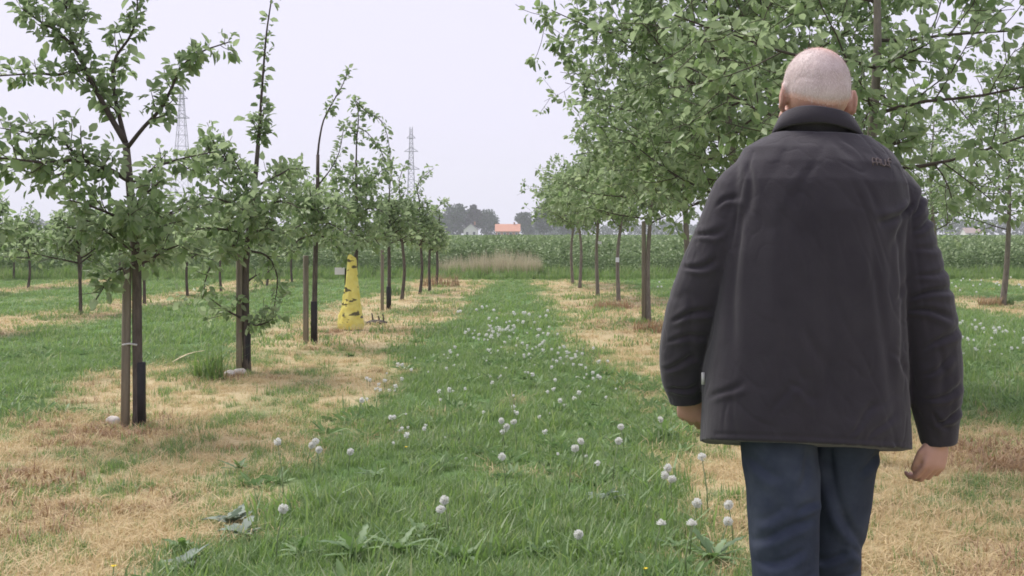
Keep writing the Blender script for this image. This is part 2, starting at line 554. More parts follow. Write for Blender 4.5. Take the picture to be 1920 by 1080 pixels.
def sow():
    rng = np.random.default_rng(11)
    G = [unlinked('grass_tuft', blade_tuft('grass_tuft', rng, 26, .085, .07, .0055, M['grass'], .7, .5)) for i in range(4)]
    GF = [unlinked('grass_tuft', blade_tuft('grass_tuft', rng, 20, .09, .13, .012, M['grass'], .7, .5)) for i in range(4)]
    B = [unlinked('clover_tuft', broad_tuft('clover_tuft', rng, *q, M['weed'])) for q in ((7, .06, .03), (9, .085, .02), (11, .045, .026), (8, .1, .022))]
    D = [unlinked('dry_tuft', blade_tuft('dry_tuft', rng, 24, .06, .085, .005, M['dry_grass'], 1.5, .7)) for i in range(4)]
    DF = [unlinked('dry_tuft', blade_tuft('dry_tuft', rng, 18, .06, .15, .011, M['dry_grass'], 1.5, .7)) for i in range(3)]
    BR = [unlinked('brown_tuft', blade_tuft('brown_tuft', rng, 22, .075, .09, .006, M['brown_grass'], 1.3, .7)) for i in range(3)]
    def put(name, x, y, protos, label, s0=.6, s1=1.25, hs=None):
        n = len(x)
        z = gh(x, y)
        rot = np.zeros((n, 3)); rot[:, 2] = rng.uniform(0, 6.283, n); rot[:, :2] = rng.normal(size=(n, 2)) * .12
        s = rng.uniform(s0, s1, n)
        if hs is not None: s = s * hs
        scatter(name, np.stack([x, y, z], -1), rot, s, protos, label)
    gx, gy, dx, dy, bx, by = [[] for _ in range(6)]
    fgx, fgy, fdx, fdy = [[] for _ in range(4)]
    for y0, y1, dens, far in ((2.6, 6, 330, 0), (6, 9, 230, 0), (9, 14, 120, 0), (14, 22, 42, 1), (22, 37.5, 22, 1)):
        x, y = frustum_points(rng, y0, y1, dens)
        d = dry_mask(x, y); b = brown_mask(x, y)
        u = rng.uniform(size=len(x))
        isd = u < d * np.clip(.18 + 1.15 * fbm(x * 3.1, y * 2.2, 63, 3), 0, .93)
        isb = isd & (rng.uniform(size=len(x)) < b * .8)
        isd &= ~isb
        g = ~(isd | isb)
        if far:
            fgx.append(x[g]); fgy.append(y[g]); fdx.append(x[isd]); fdy.append(y[isd])
        else:
            gx.append(x[g]); gy.append(y[g]); dx.append(x[isd]); dy.append(y[isd])
        bx.append(x[isb]); by.append(y[isb])
    cc = np.concatenate
    X, Y = cc(gx), cc(gy)
    hs = .55 + .9 * fbm(X * 1.5, Y * 1.2, 91, 3) - .25 * dry_mask(X, Y)
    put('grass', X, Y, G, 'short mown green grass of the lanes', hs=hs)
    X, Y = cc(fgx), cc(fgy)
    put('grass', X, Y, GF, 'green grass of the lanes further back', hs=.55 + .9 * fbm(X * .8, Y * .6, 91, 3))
    put('dry_grass', cc(dx), cc(dy), D, 'dry straw coloured grass lying under the tree rows')
    put('dry_grass', cc(fdx), cc(fdy), DF, 'dry tan grass under the tree rows further back')
    put('brown_grass', cc(bx), cc(by), BR, 'withered brown weeds in the dry strips')
    x, y = frustum_points(rng, 3, 18, 9)
    k = (dry_mask(x, y) < .35) & (fbm(x * .8, y * .7, 147, 3) + .1 * rng.normal(size=len(x)) > .52)
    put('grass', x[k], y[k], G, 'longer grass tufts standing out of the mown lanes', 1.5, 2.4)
    x, y = frustum_points(rng, 3, 14, 60)
    k = (dry_mask(x, y) < .5) & (fbm(x * 1.1, y, 47, 3) + .12 * rng.normal(size=len(x)) > .46)
    put('ground_cover', x[k], y[k], B, 'low broad leaved weeds in the green lane', .6, 1.5)
sow()

# ------------------------------------------------------------------ beyond the orchard's end: crop, tan grass
def far_field():
    rng = np.random.default_rng(5)
    def crop_plant(h, nl, size):
        P = []; D = []
        z = h * rng.uniform(.05, 1, nl) ** .8
        a = rng.uniform(0, 6.283, nl)
        r = .16 * rng.uniform(.2, 1, nl)
        P = np.stack([r * np.cos(a), r * np.sin(a), z], -1)
        D = np.stack([np.cos(a), np.sin(a), rng.uniform(-.3, 1.1, nl)], -1)
        return leaf_mesh('crop_plant', P, D, rnd_dirs(rng, nl) + [0, 0, 1], size * rng.uniform(.6, 1.3, nl), size * .5 * rng.uniform(.6, 1.2, nl), np.clip(.1 + .5 * z / h + rng.normal(size=nl) * .15, 0, 1), M['crop'])
    C = [unlinked('crop_plant', crop_plant(1.15, 70, .17)) for _ in range(5)]
    CF = [unlinked('crop_plant', crop_plant(1.15, 40, .26)) for _ in range(3)]
    xs, ys = [], []
    y = 37.4
    while y < 72:
        w = .45 * y + 3
        x = np.arange(-w, w, .3)
        xs.append(x + rng.normal(size=len(x)) * .08); ys.append(np.full(len(x), y) + rng.normal(size=len(x)) * .12)
        y += .85
    x = np.concatenate(xs); y = np.concatenate(ys)
    gap = ~((x > -2.3) & (x < 1.0) & (y < 38.6))
    x, y = x[gap], y[gap]
    n = len(x)
    rot = np.zeros((n, 3)); rot[:, 2] = rng.uniform(0, 6.3, n)
    s = rng.uniform(.72, 1.0, n) * (.92 + .2 * fbm(x * .3, y * .3, 5, 2))
    s = s * np.where(y < 38.5, .8, 1)
    scatter('crop_field', np.stack([x, y, np.zeros(n)], -1), rot, s, C, 'dense green crop field closing off the orchard at its far end')
    yy = np.sqrt(rng.uniform(72 ** 2, 330 ** 2, 26000)); xx = rng.uniform(-1, 1, len(yy)) * (.45 * yy + 4)
    n = len(xx)
    rot = np.zeros((n, 3)); rot[:, 2] = rng.uniform(0, 6.3, n)
    scatter('crop_field', np.stack([xx, yy, np.zeros(n)], -1), rot, rng.uniform(.7, 1.0, n), CF, 'green crop field reaching towards the far trees')
    # rank grass at the foot of the crop, tan seed heads in the middle
    R = [unlinked('tan_tuft', blade_tuft('tan_tuft', rng, 26, .95, .14, .012, M['tan_reed'], .25, .5)) for _ in range(3)]
    n = 260
    x = rng.uniform(-2.2, .9, n); y = rng.uniform(36.6, 38.4, n)
    rot = np.zeros((n, 3)); rot[:, 2] = rng.uniform(0, 6.3, n)
    scatter('tall_grass', np.stack([x, y, np.zeros(n)], -1), rot, rng.uniform(.45, 1.05, n) * (1.05 - .25 * np.abs((x + .6) / 1.5) + .5 * (fbm(x * 1.3, y, 8, 2) - .5)).clip(.3, 1.1), R, 'pale tan tall grass standing at the end of the green lane')
    RG = [unlinked('rank_tuft', blade_tuft('rank_tuft', rng, 30, .5, .22, .02, M['grass'], .4, .6)) for _ in range(3)]
    n = 2600
    x = rng.uniform(-20, 20, n); y = rng.uniform(35.6, 37.4, n)
    rot = np.zeros((n, 3)); rot[:, 2] = rng.uniform(0, 6.3, n)
    scatter('tall_grass', np.stack([x, y, np.zeros(n)], -1), rot, rng.uniform(.5, 1.0, n) * (.45 + .55 * sstep(35.6, 37, y)), RG, 'rank green grass along the foot of the crop field')
far_field()

# ------------------------------------------------------------------ far trees, woods, houses, pylons, haze
DFAR = 560.0
def far_tree_mesh(rng, H, R, mat, cone=False, n=2200, low=.06):
    lobes = []
    k = 9
    for i in range(k):
        zz = H * rng.uniform(.3, .85); rr = R * rng.uniform(.0, .55) * (1.1 - zz / H if cone else 1)
        a = rng.uniform(0, 6.28)
        lobes.append((np.array([rr * np.cos(a), rr * np.sin(a), zz]), R * rng.uniform(.45, .7) * ((1.15 - zz / H) * 1.1 if cone else 1)))
    P = []
    per = n // k
    for c, r in lobes:
        d = rnd_dirs(rng, per)
        P.append(c + d * r * rng.uniform(.55, 1.05, (per, 1)) * [1, 1, 1.1])
    P = np.concatenate(P)
    P = P[(P[:, 2] > H * low) & (P[:, 2] < H)]
    m = len(P)
    D = norm(P - [0, 0, H * .5]) + rng.normal(size=(m, 3)) * .6
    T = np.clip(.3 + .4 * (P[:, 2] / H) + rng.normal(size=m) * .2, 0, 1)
    s = H * .07
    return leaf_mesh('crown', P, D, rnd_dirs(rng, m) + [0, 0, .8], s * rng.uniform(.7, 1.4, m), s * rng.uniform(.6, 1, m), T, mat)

def far_things():
    rng = np.random.default_rng(23)
    variants = {}
    def far_tree(px, top, wpx, label, cat='tree', mat='wood_leaf', cone=False, Y=DFAR, group='far trees beyond the field'):
        H = (HZ - top) / F * Y + CH; R = wpx / F * Y * .66
        x = (px - 960) / F * Y
        t = empty('far_tree', (x, Y, 0), label, cat, group)
        b = MB(); b.tube([[0, 0, -.2], [0, 0, H * .35], [R * .05, 0, H * .75]], [H * .025, H * .018, H * .006], 6)
        b.build('trunk', M['bark'], t)
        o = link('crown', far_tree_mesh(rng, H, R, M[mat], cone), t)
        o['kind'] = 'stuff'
    far_tree(816, 400, 42, 'low round grey green far tree at the left end of the far group')
    far_tree(850, 384, 46, 'tall blocky blue green far tree left of the dark pointed one')
    far_tree(888, 383, 42, 'dark purplish pointed far tree behind the small white house', mat='copper_leaf', cone=True)
    far_tree(912, 395, 38, 'grey green round far tree just left of the orange roofed house')
    far_tree(986, 400, 34, 'lone dark far tree just right of the orange roofed house')
    far_tree(1020, 388, 38, 'bushy far tree half hidden behind the right row of orchard trees', Y=DFAR * .9)
    far_tree(1062, 398, 44, 'far tree behind the right row trunks, right of the bushy one', Y=DFAR * .95)
    far_tree(775, 408, 34, 'far tree showing between the last trees of the left row')
    far_tree(832, 412, 26, 'low bush like far tree below the tall blocky one', Y=DFAR * .96)
    far_tree(1240, 415, 60, 'broad far tree between the right row crowns and the man', Y=DFAR * 1.1)
    # woods on the skyline, left and right
    def woods(x0, x1, top, Y, label):
        n = int(abs(x1 - x0) / F * Y * 26)
        x = rng.uniform(x0, x1, n)
        tp = top + 14 * fbm(x * .03, x * 0, int(Y), 3) - 7
        z = (HZ + 5 - (HZ + 5 - tp) * rng.uniform(0, 1, n) ** .7)
        P = np.stack([(x - 960) / F * Y, Y + rng.uniform(-6, 6, n), np.maximum(.3, CH + (HZ - z) / F * Y)], -1)
        D = rnd_dirs(rng, n)
        o = link('far_woods', leaf_mesh('far_woods', P, D, rnd_dirs(rng, n) + [0, -.4, .6], rng.uniform(1, 2.2, n), rng.uniform(.8, 1.6, n), rng.uniform(0, 1, n), M['wood_leaf']))
        tag(o, label, None, None, 'stuff')
    woods(-330, 340, 416, 700, 'long low belt of hazy woods on the left skyline')
    woods(340, 830, 424, 760, 'thin belt of hazy woods behind the left tree row')
    woods(1030, 1560, 420, 720, 'hazy woods behind the right tree row')
    woods(1560, 2250, 412, 650, 'hazy woods on the skyline right of the man')
    woods(985, 1060, 432, 700, 'low hazy hedge right of the orange roofed house')
    # houses
    def house(px0, px1, eave, ridge, label, roofm, wallm, Y, nwin, gable=False, chim=True):
        x0, x1 = (px0 - 960) / F * Y, (px1 - 960) / F * Y
        W = x1 - x0; ze = CH + (HZ - eave) / F * Y; zr = CH + (HZ - ridge) / F * Y; dp = 8.0
        h = empty('far_house', ((x0 + x1) / 2, Y, 0), label, 'house', 'farm houses beyond the field')
        b = MB()
        if not gable:
            b.box([0, 0, ze / 2], [W / 2, dp / 2, ze / 2])
            V = [[-W / 2, -dp / 2, ze], [-W / 2, dp / 2, ze], [-W / 2, 0, zr - .15], [W / 2, -dp / 2, ze], [W / 2, dp / 2, ze], [W / 2, 0, zr - .15]]
            b.add(V, None, [[0, 1, 2], [3, 5, 4]])
        else:
            b.box([0, 0, ze / 2], [W / 2, dp / 2, ze / 2])
            V = [[-W / 2, -dp / 2, ze], [W / 2, -dp / 2, ze], [0, -dp / 2, zr - .15], [-W / 2, dp / 2, ze], [W / 2, dp / 2, ze], [0, dp / 2, zr - .15]]
            b.add(V, None, [[0, 1, 2], [3, 5, 4]])
        b.build('wall', wallm, h, False)
        r = MB()
        o_ = .4
        if not gable:
            for s in (-1, 1):
                p0 = np.array([0, s * (dp / 2 + o_), ze - .15]); p1 = np.array([0, 0, zr])
                q = np.array([0, 0, .22])
                A = [[-W / 2 - o_, *p0[1:]], [W / 2 + o_, *p0[1:]], [W / 2 + o_, *p1[1:]], [-W / 2 - o_, *p1[1:]]]
                A = np.array(A); r.add(np.concatenate([A, A + q]), [[0, 1, 2, 3], [4, 7, 6, 5], [0, 4, 5, 1], [1, 5, 6, 2], [3, 2, 6, 7], [0, 3, 7, 4]])
        else:
            for s in (-1, 1):
                A = np.array([[s * (W / 2 + o_), -dp / 2 - o_, ze - .15], [s * (W / 2 + o_), dp / 2 + o_, ze - .15], [0, dp / 2 + o_, zr], [0, -dp / 2 - o_, zr]])
                q = np.array([0, 0, .22]); r.add(np.concatenate([A, A + q]), [[0, 1, 2, 3], [4, 7, 6, 5], [0, 4, 5, 1], [1, 5, 6, 2], [3, 2, 6, 7], [0, 3, 7, 4]])
        ro = r.build('roof', roofm, h, False)
        if chim:
            c = MB(); c.box([W * .28, 0, zr + .3], [.35, .35, .7]); c.build('chimney', M['brick'], ro, False)
        for i in range(nwin):
            wx = -W / 2 + W * (i + .5) / nwin
            f = MB(); zc = ze * .55
            for dx, dz, hx, hz in ((-.55, 0, .05, .75), (.55, 0, .05, .75), (0, .7, .5, .05), (0, -.7, .5, .05)):
                f.box([wx + dx, -dp / 2 - .03, zc + dz], [hx, .06, hz])
            wo_ = f.build('window', M['white_wood'], h, False)
            g = MB(); g.box([wx, -dp / 2 - .012, zc], [.5, .02, .65]); g.build('pane', M['window_glass'], wo_, False)
    house(930, 974, 434, 421, 'far long house with an orange tiled roof beyond the field', M['orange_tile'], M['brick'], DFAR * .93, 4)
    house(870, 896, 431, 420, 'small far white gabled house with a grey roof beneath the dark tree', M['grey_tile'], M['plaster'], DFAR * .93, 2, True)
    house(1806, 1834, 437, 428, 'far house with a dull reddish roof on the skyline right of the man', simple('dull_tile', (.25, .18, .16), (.34, .25, .22), 2, .85, .4, .04), M['plaster'], 600, 2)
    # pylons
    def pylon(px, top, wpx, Y, label, arms):
        H = (HZ - top) / F * Y + CH; W = wpx / F * Y / 2
        t = empty('pylon', ((px - 960) / F * Y, Y, 0), label, 'pylon', 'lattice pylons on the horizon')
        def leg_at(z, sx, sy):
            w = W * (1 - z / H) ** 1.15 + .45
            return np.array([sx * w, sy * w, z])
        for sx in (-1, 1):
            for sy in (-1, 1):
                b = MB(); b.tube([leg_at(z, sx, sy) for z in np.linspace(0, H, 9)], .09, 4); b.build('leg', M['steel'], t, False)
        zs = [0]
        while zs[-1] < H - 2: zs.append(zs[-1] + max(1.8, (W * (1 - zs[-1] / H) + .45) * 1.9))
        b = MB()
        for z0, z1 in zip(zs[:-1], zs[1:]):
            z1 = min(z1, H)
            for (a, c) in (((-1, -1), (1, -1)), ((-1, 1), (1, 1)), ((-1, -1), (-1, 1)), ((1, -1), (1, 1))):
                b.tube([leg_at(z0, *a), leg_at(z1, *c)], .045, 3); b.tube([leg_at(z0, *c), leg_at(z1, *a)], .045, 3)
                b.tube([leg_at(z1, *a), leg_at(z1, *c)], .08, 3)
        o = b.build('lattice', M['steel'], t, False); o['kind'] = 'stuff'
        for za, ha in arms:
            b = MB(); z = H * za
            for s in (-1, 1):
                b.tube([[0, -.4, z], [s * ha, 0, z]], .12, 4); b.tube([[0, .4, z], [s * ha, 0, z]], .12, 4); b.tube([[0, 0, z + 1.6], [s * ha, 0, z]], .1, 4)
            b.build('crossarm', M['steel'], t, False)
    pylon(341, 165, 44, 420, 'tall lattice pylon rising behind the gap beside the first tree', [(.93, 2.0), (.8, 2.6)])
    pylon(771, 238, 16, 470, 'thin lattice mast with crossarms above the last trees of the left row', [(.78, 2.6), (.62, 3.2), (.9, 1.6)])
    # haze
    b = MB(); b.box([0, 690, 36], [1440, 730, 37.5])
    m = bpy.data.materials.new('haze_air'); m.use_nodes = True
    n = m.node_tree; n.nodes.clear()
    out = n.nodes.new('ShaderNodeOutputMaterial'); v = n.nodes.new('ShaderNodeVolumePrincipled')
    v.inputs['Color'].default_value = (.9, .9, .97, 1)
    v.inputs['Density'].default_value = 0.0005
    v.inputs['Anisotropy'].default_value = 0.0
    n.links.new(v.outputs[0], out.inputs['Volume'])
    tag(b.build('haze', m, None, False), 'pale haze lying over the fields', None, None, 'stuff')
far_things()

# ------------------------------------------------------------------ orchard trees
def poly_at(P, t):
    P = np.asarray(P, float)
    s = np.concatenate([[0], np.cumsum(np.linalg.norm(np.diff(P, axis=0), axis=1))])
    t = np.asarray(t) * s[-1]
    return np.stack([np.interp(t, s, P[:, i]) for i in range(3)], -1), s[-1]

def smooth_poly(P, n):
    """Catmull-Rom through the points"""
    P = np.asarray(P, float)
    if len(P) < 3: return poly_at(P, np.linspace(0, 1, n))[0]
    Q = np.concatenate([[2 * P[0] - P[1]], P, [2 * P[-1] - P[-2]]])
    out = []
    k = len(P) - 1
    for t in np.linspace(0, k - 1e-6, n):
        i = int(t); u = t - i
        p0, p1, p2, p3 = Q[i:i + 4]
        out.append(.5 * ((2 * p1) + (-p0 + p2) * u + (2 * p0 - 5 * p1 + 4 * p2 - p3) * u * u + (-p0 + 3 * p1 - 3 * p2 + p3) * u ** 3))
    return np.array(out)

class Tree:
    def __init__(s, rng, leaf=.062):
        s.rng = rng; s.leaf = leaf
        s.P = []; s.D = []; s.L = []; s.T = []
        s.limbs = []
    def twig(s, p, d, L, up=.35, n=5, wig=.12):
        P = [np.asarray(p, float)]; d = norm(d); st = L / (n - 1)
        for i in range(n - 1):
            d = norm(d + np.array([0, 0, up / n * 1.6]) + s.rng.normal(size=3) * wig)
            P.append(P[-1] + d * st)
        return np.array(P)
    def foliage(s, P, per_m, spread=.045, t0=0., t1=1., size=1., hang=.25, tb=0.):
        _, Ln = poly_at(P, [0]);
        n = s.rng.poisson(per_m * Ln * (t1 - t0))
        if n == 0: return
        t = s.rng.uniform(t0, t1, n)
        # leaves sit in rosettes on spurs
        k = max(1, int(n / 5)); c = s.rng.uniform(t0, t1, k)
        t = np.clip(c[s.rng.integers(0, k, n)] + s.rng.normal(size=n) * .015 / max(Ln, .1), 0, 1)
        p, _ = poly_at(P, t); q, _ = poly_at(P, np.clip(t + .03, 0, 1.03)); q2, _ = poly_at(P, np.clip(t - .03, 0, 1))
        tan = norm(q - q2)
        out = rnd_dirs(s.rng, n); out = norm(out - tan * np.sum(out * tan, -1, keepdims=True) * .6)
        pos = p + out * (s.rng.uniform(.15, 1, (n, 1)) * spread)
        d = norm(out + tan * .35 + np.array([0, 0, -hang]) + s.rng.normal(size=(n, 3)) * .3)
        s.P.append(pos); s.D.append(d)
        s.L.append(s.leaf * size * np.clip(s.rng.normal(.95, .27, n), .35, 1.6))
        s.T.append(np.clip(.42 + tb + s.rng.normal(size=n) * .2, 0, 1))
    def limb(s, P, r0, r1, shoots=6, slen=(.15, .4), per_m=55, t0=.2, up=.5, spread=.05, own=1., lvl=1, n=12, outward=None, size=1., hang=.25):
        P = smooth_poly(P, n)
        mb = MB(); R = np.linspace(r0, r1, n)
        mb.tube(P, R, 7)
        s._grow(mb, P, R, shoots, slen, per_m, t0, up, spread, own, lvl, size, hang)
        s.limbs.append(mb)
        return P
    def _grow(s, mb, P, R, shoots, slen, per_m, t0, up, spread, own, lvl, size=1., hang=.25):
        rng = s.rng
        if own: s.foliage(P, per_m * own, spread, t0, 1., size, hang)
        for i in range(shoots):
            t = t0 + (1 - t0) * (i + rng.uniform(.1, .9)) / shoots
            p, _ = poly_at(P, [t]); q, _ = poly_at(P, [min(1, t + .05)])
            tan = norm(q[0] - p[0]) if t < .98 else norm(P[-1] - P[-2])
            o = rnd_dirs(rng, 1)[0]; o = norm(o - tan * np.dot(o, tan))
            d = norm(o * .9 + tan * .55 + np.array([0, 0, .25 * up]))
            L = rng.uniform(*slen) * (1.15 - .45 * t)
            w = s.twig(p[0], d, L, up)
            rr = np.interp(t, np.linspace(0, 1, len(R)), R) * .5
            mb.tube(w, np.linspace(max(.0025, min(rr, .012)), .002, len(w)), 4, False)
            s.foliage(w, per_m, spread, .08, 1., size, hang)
            if lvl > 1:
                s._grow(mb, w, np.linspace(max(.0025, min(rr, .01)), .002, len(w)), max(2, int(shoots * .45)), (slen[0] * .5, slen[1] * .55), per_m, .25, up, spread, 0, lvl - 1, size, hang)
    def auto(s, axis, z0, z1, n, R, rise=.5, r0=.022, shoots=7, lvl=2, per_m=50, prof=None, a0=None, slen=None, up=.4, spread=.055, own=.6, size=1., rz=None):
        """scaffold limbs off the axis polyline between heights z0 and z1"""
        rng = s.rng
        a = rng.uniform(0, 6.283) if a0 is None else a0
        for i in range(n):
            f = (i + rng.uniform(.2, .8)) / n
            z = z0 + (z1 - z0) * f
            p = np.array([np.interp(z, axis[:, 2], axis[:, k]) for k in range(2)] + [z])
            a += 2.4 + rng.normal() * .3
            pr = (1 - .55 * f) if prof is None else prof(f)
            L = R * pr * rng.uniform(.8, 1.15)
            d = np.array([math.cos(a), math.sin(a), rise * rng.uniform(.5, 1.4)])
            w = s.twig(p, d, L, up * .5, 7, .1)
            s.limb(w, r0 * (1 - .5 * f), .004, shoots, slen or (.2 * L + .08, .42 * L + .1), per_m, .15, up, spread, own, lvl, 8, size=size)
    def leaves(s):
        return [np.concatenate(x) for x in (s.P, s.D, s.L, s.T)]

LEAF_KINDS = None
def leaf_kinds():
    global LEAF_KINDS
    if LEAF_KINDS is None:
        LEAF_KINDS = []
        for t in (.12, .28, .42, .56, .72, .9):
            LEAF_KINDS.append(leaf_mesh('leaf', np.zeros((1, 3)), np.array([[0, 1., 0]]), np.array([[0, 0, 1.]]), np.array([1.]), np.array([.62]), np.array([t]), M['apple_leaf']))
    return LEAF_KINDS

def finish_tree(t, root, trunk_mb, single_leaves=0, near=True, trunk_mat='bark', leaf_mat_='apple_leaf', limb_parts=True):
    """hang trunk, limbs and crown on the root; the camera-side leaves that show largest become parts of their own"""
    tr = trunk_mb.build('trunk', M[trunk_mat], root)
    if limb_parts:
        for mb in t.limbs:
            mb.build('limb', M['young_bark'], root)
    else:
        big = MB()
        for mb in t.limbs:
            for v in mb.V: pass
            k = big.n
            for q in mb.Q: big.Q.append(q + k)
            for q in mb.T: big.T.append(q + k)
            big.V += mb.V; big.n += mb.n
        if t.limbs: big.build('branchwork', M['young_bark'], root)
    P, D, L, T = t.leaves()
    N = rnd_dirs(t.rng, len(P)) * .8 + np.array([0, 0, .9])
    keep = np.ones(len(P), bool)
    if single_leaves:
        w = np.asarray(root.location) + P
        px = 960 + w[:, 0] / w[:, 1] * F; py = HZ - (w[:, 2] - CH) / w[:, 1] * F
        vis = (px > 5) & (px < 1915) & (py > 3) & (py < 1075)
        score = L / w[:, 1] + np.where(vis, 1, 0)
        idx = np.argsort(-score)[:single_leaves]
        keep[idx] = False
        kinds = leaf_kinds()
        Nn = norm(N)
        for i in idx:
            d = norm(D[i]); s = norm(np.cross(d, Nn[i])); u = np.cross(s, d)
            m = Matrix(((s[0], d[0], u[0], 0), (s[1], d[1], u[1], 0), (s[2], d[2], u[2], 0), (0, 0, 0, 1))) @ Matrix.Scale(float(L[i]), 4)
            m.translation = Vector(P[i])
            o = bpy.data.objects.new('leaf', kinds[min(5, int(T[i] * 6))])
            COL.objects.link(o); o.parent = root; o.matrix_basis = m
    o = link('crown', leaf_mesh('crown', P[keep], D[keep], N[keep], L[keep], L[keep] * t.rng.uniform(.52, .7, keep.sum()), T[keep], M[leaf_mat_]), root)
    o['kind'] = 'stuff'
    return o

def stake(x, y, h, r, label, lean=(0, 0)):
    st = MB()
    st.tube([[0, 0, -.15], [lean[0] * .5, lean[1] * .5, h * .5], [lean[0], lean[1], h - .012], [lean[0], lean[1], h]], [r, r, r, r * .8], 10)
    o = st.build('wooden_stake', M['stake_wood'], None, True, (x, y, 0))
    return tag(o, label, 'stake', 'wooden stakes beside the orchard trees')

G_LEFT = 'young apple trees of the left row'
G_RIGHT = 'larger fruit trees of the right row'
G_L2 = 'young trees of the rows further left'

def traced(Y, bx, pts):
    """pixel track on the photograph -> points in the tree's own space; third value is depth offset"""
    o = np.array([(bx - 960) / F * Y, Y, 0])
    return np.array([at(p[0], p[1], Y + (p[2] if len(p) > 2 else 0)) - o for p in pts])

def guard(root, x, y, h, r):
    b = MB(); b.tube([[x, y, -.02], [x, y, h * .5], [x, y, h - .01], [x, y, h]], [r * 1.05, r, r, r * .9], 10)
    return b.build('trunk_guard', M['guard'], root)

def first_tree():
    rng = np.random.default_rng(101); Y = F * CH / (797 - HZ); bx = 260
    tr_ = lambda pts: traced(Y, bx, pts)
    root = empty('apple_tree', ((bx - 960) / F * Y, Y, 0), 'nearest apple tree of the left row with three long leafy limbs reaching up', 'tree', G_LEFT)
    t = Tree(rng, .066)
    tk = smooth_poly(tr_([(259, 815), (258, 700), (257, 600), (256, 500), (250, 430), (246, 380), (241, 320), (236, 268)]), 20)
    mb = MB(); mb.tube(tk, np.interp(np.linspace(0, 1, 20), [0, .06, .5, 1], [.042, .034, .031, .024]), 10)
    guard(root, 0.012, 0, .33 + .1, .036)
    b = MB(); b.tube([[.0, -.036, .55], [-.05, -.045, .56], [-.1, -.04, .55]], .008, 5); b.build('tie', M['tie'], root)
    A = dict(per_m=120, spread=.07, own=1.0, up=.5)
    t.limb(tr_([(236, 268), (205, 215, -.05), (170, 150, -.12), (145, 100, -.15), (112, 62, -.2), (75, 40, -.25), (40, 15, -.3)]), .022, .005, 15, (.1, .26), t0=.3, lvl=1, n=20, **A)
    t.limb(tr_([(140, 95, -.15), (130, 50, -.1), (125, 10, 0), (130, -60, .05)]), .012, .004, 10, (.08, .22), t0=.1, n=12, **A)
    t.limb(tr_([(155, 130, -.12), (110, 140, -.2), (75, 138, -.25), (30, 140, -.3), (-40, 145, -.4)]), .012, .004, 9, (.06, .16), t0=.1, n=12, **A)
    t.limb(tr_([(236, 268), (222, 210, .05), (213, 160, .05), (215, 112, .03), (243, 70, 0), (256, 30, 0), (258, -50, 0)]), .018, .004, 14, (.08, .2), t0=.1, n=18, **A)
    t.limb(tr_([(238, 278), (268, 240, -.1), (300, 205, -.15), (322, 165, -.2), (338, 128, -.25), (375, 98, -.3), (432, 78, -.35)]), .016, .004, 13, (.07, .17), t0=.22, n=18, **A)
    # arms at mid height
    t.limb(tr_([(243, 340), (200, 315, -.25), (150, 300, -.45), (90, 305, -.6), (40, 300, -.7), (-60, 290, -.8)]), .018, .005, 20, (.15, .3), t0=.12, lvl=1, n=14, per_m=85, spread=.085, up=.35)
    t.limb(tr_([(200, 318, -.2), (140, 320, -.2), (95, 330, -.3), (45, 320, -.4), (-20, 300, -.5)]), .012, .004, 14, (.12, .24), t0=.1, lvl=1, n=14, per_m=90, spread=.085, up=.2)
    t.limb(tr_([(150, 300, -.45), (110, 260, -.5), (60, 250, -.6), (0, 240, -.6)]), .009, .003, 8, (.08, .22), t0=.1, n=10, per_m=60, spread=.06, up=1.0)
    t.limb(tr_([(244, 345), (285, 318, .1), (330, 300, .2), (400, 285, .3)]), .012, .004, 9, (.08, .2), t0=.15, n=10, per_m=70, spread=.06, up=.4)
    # the low skirt of the crown
    ax = tk
    for pts, n in (([(248, 420), (205, 400, -.3), (165, 385, -.5), (130, 375, -.6)], 7), ([(252, 470), (215, 445, -.2), (180, 420, -.3), (150, 410, -.3)], 6),
                   ([(255, 495), (275, 490, -.1), (310, 470, -.3), (360, 450, -.4)], 8), ([(250, 440), (290, 410, -.1), (330, 395, .1), (370, 380, .2)], 8),
                   ([(247, 400), (265, 370, -.3), (290, 350, -.5), (300, 340, -.7)], 6), ([(255, 495), (225, 505, -.2), (200, 530, -.3), (180, 562, -.35)], 6),
                   ([(250, 440), (250, 420, -.4), (240, 400, -.7)], 6), ([(250, 440), (240, 410, .4), (200, 390, .7)], 6), ([(253, 470), (300, 470, .4), (340, 480, .6)], 6)):
        t.limb(tr_(pts), .012, .004, n, (.12, .3), t0=.2, lvl=1, n=10, per_m=95, spread=.08, up=.25)
    finish_tree(t, root, mb, 300)
    stake((236 - 960) / F * Y, Y - .02, 1.12, .030, 'grey green wooden stake left of the nearest left row trunk', (.012, .01))
first_tree()

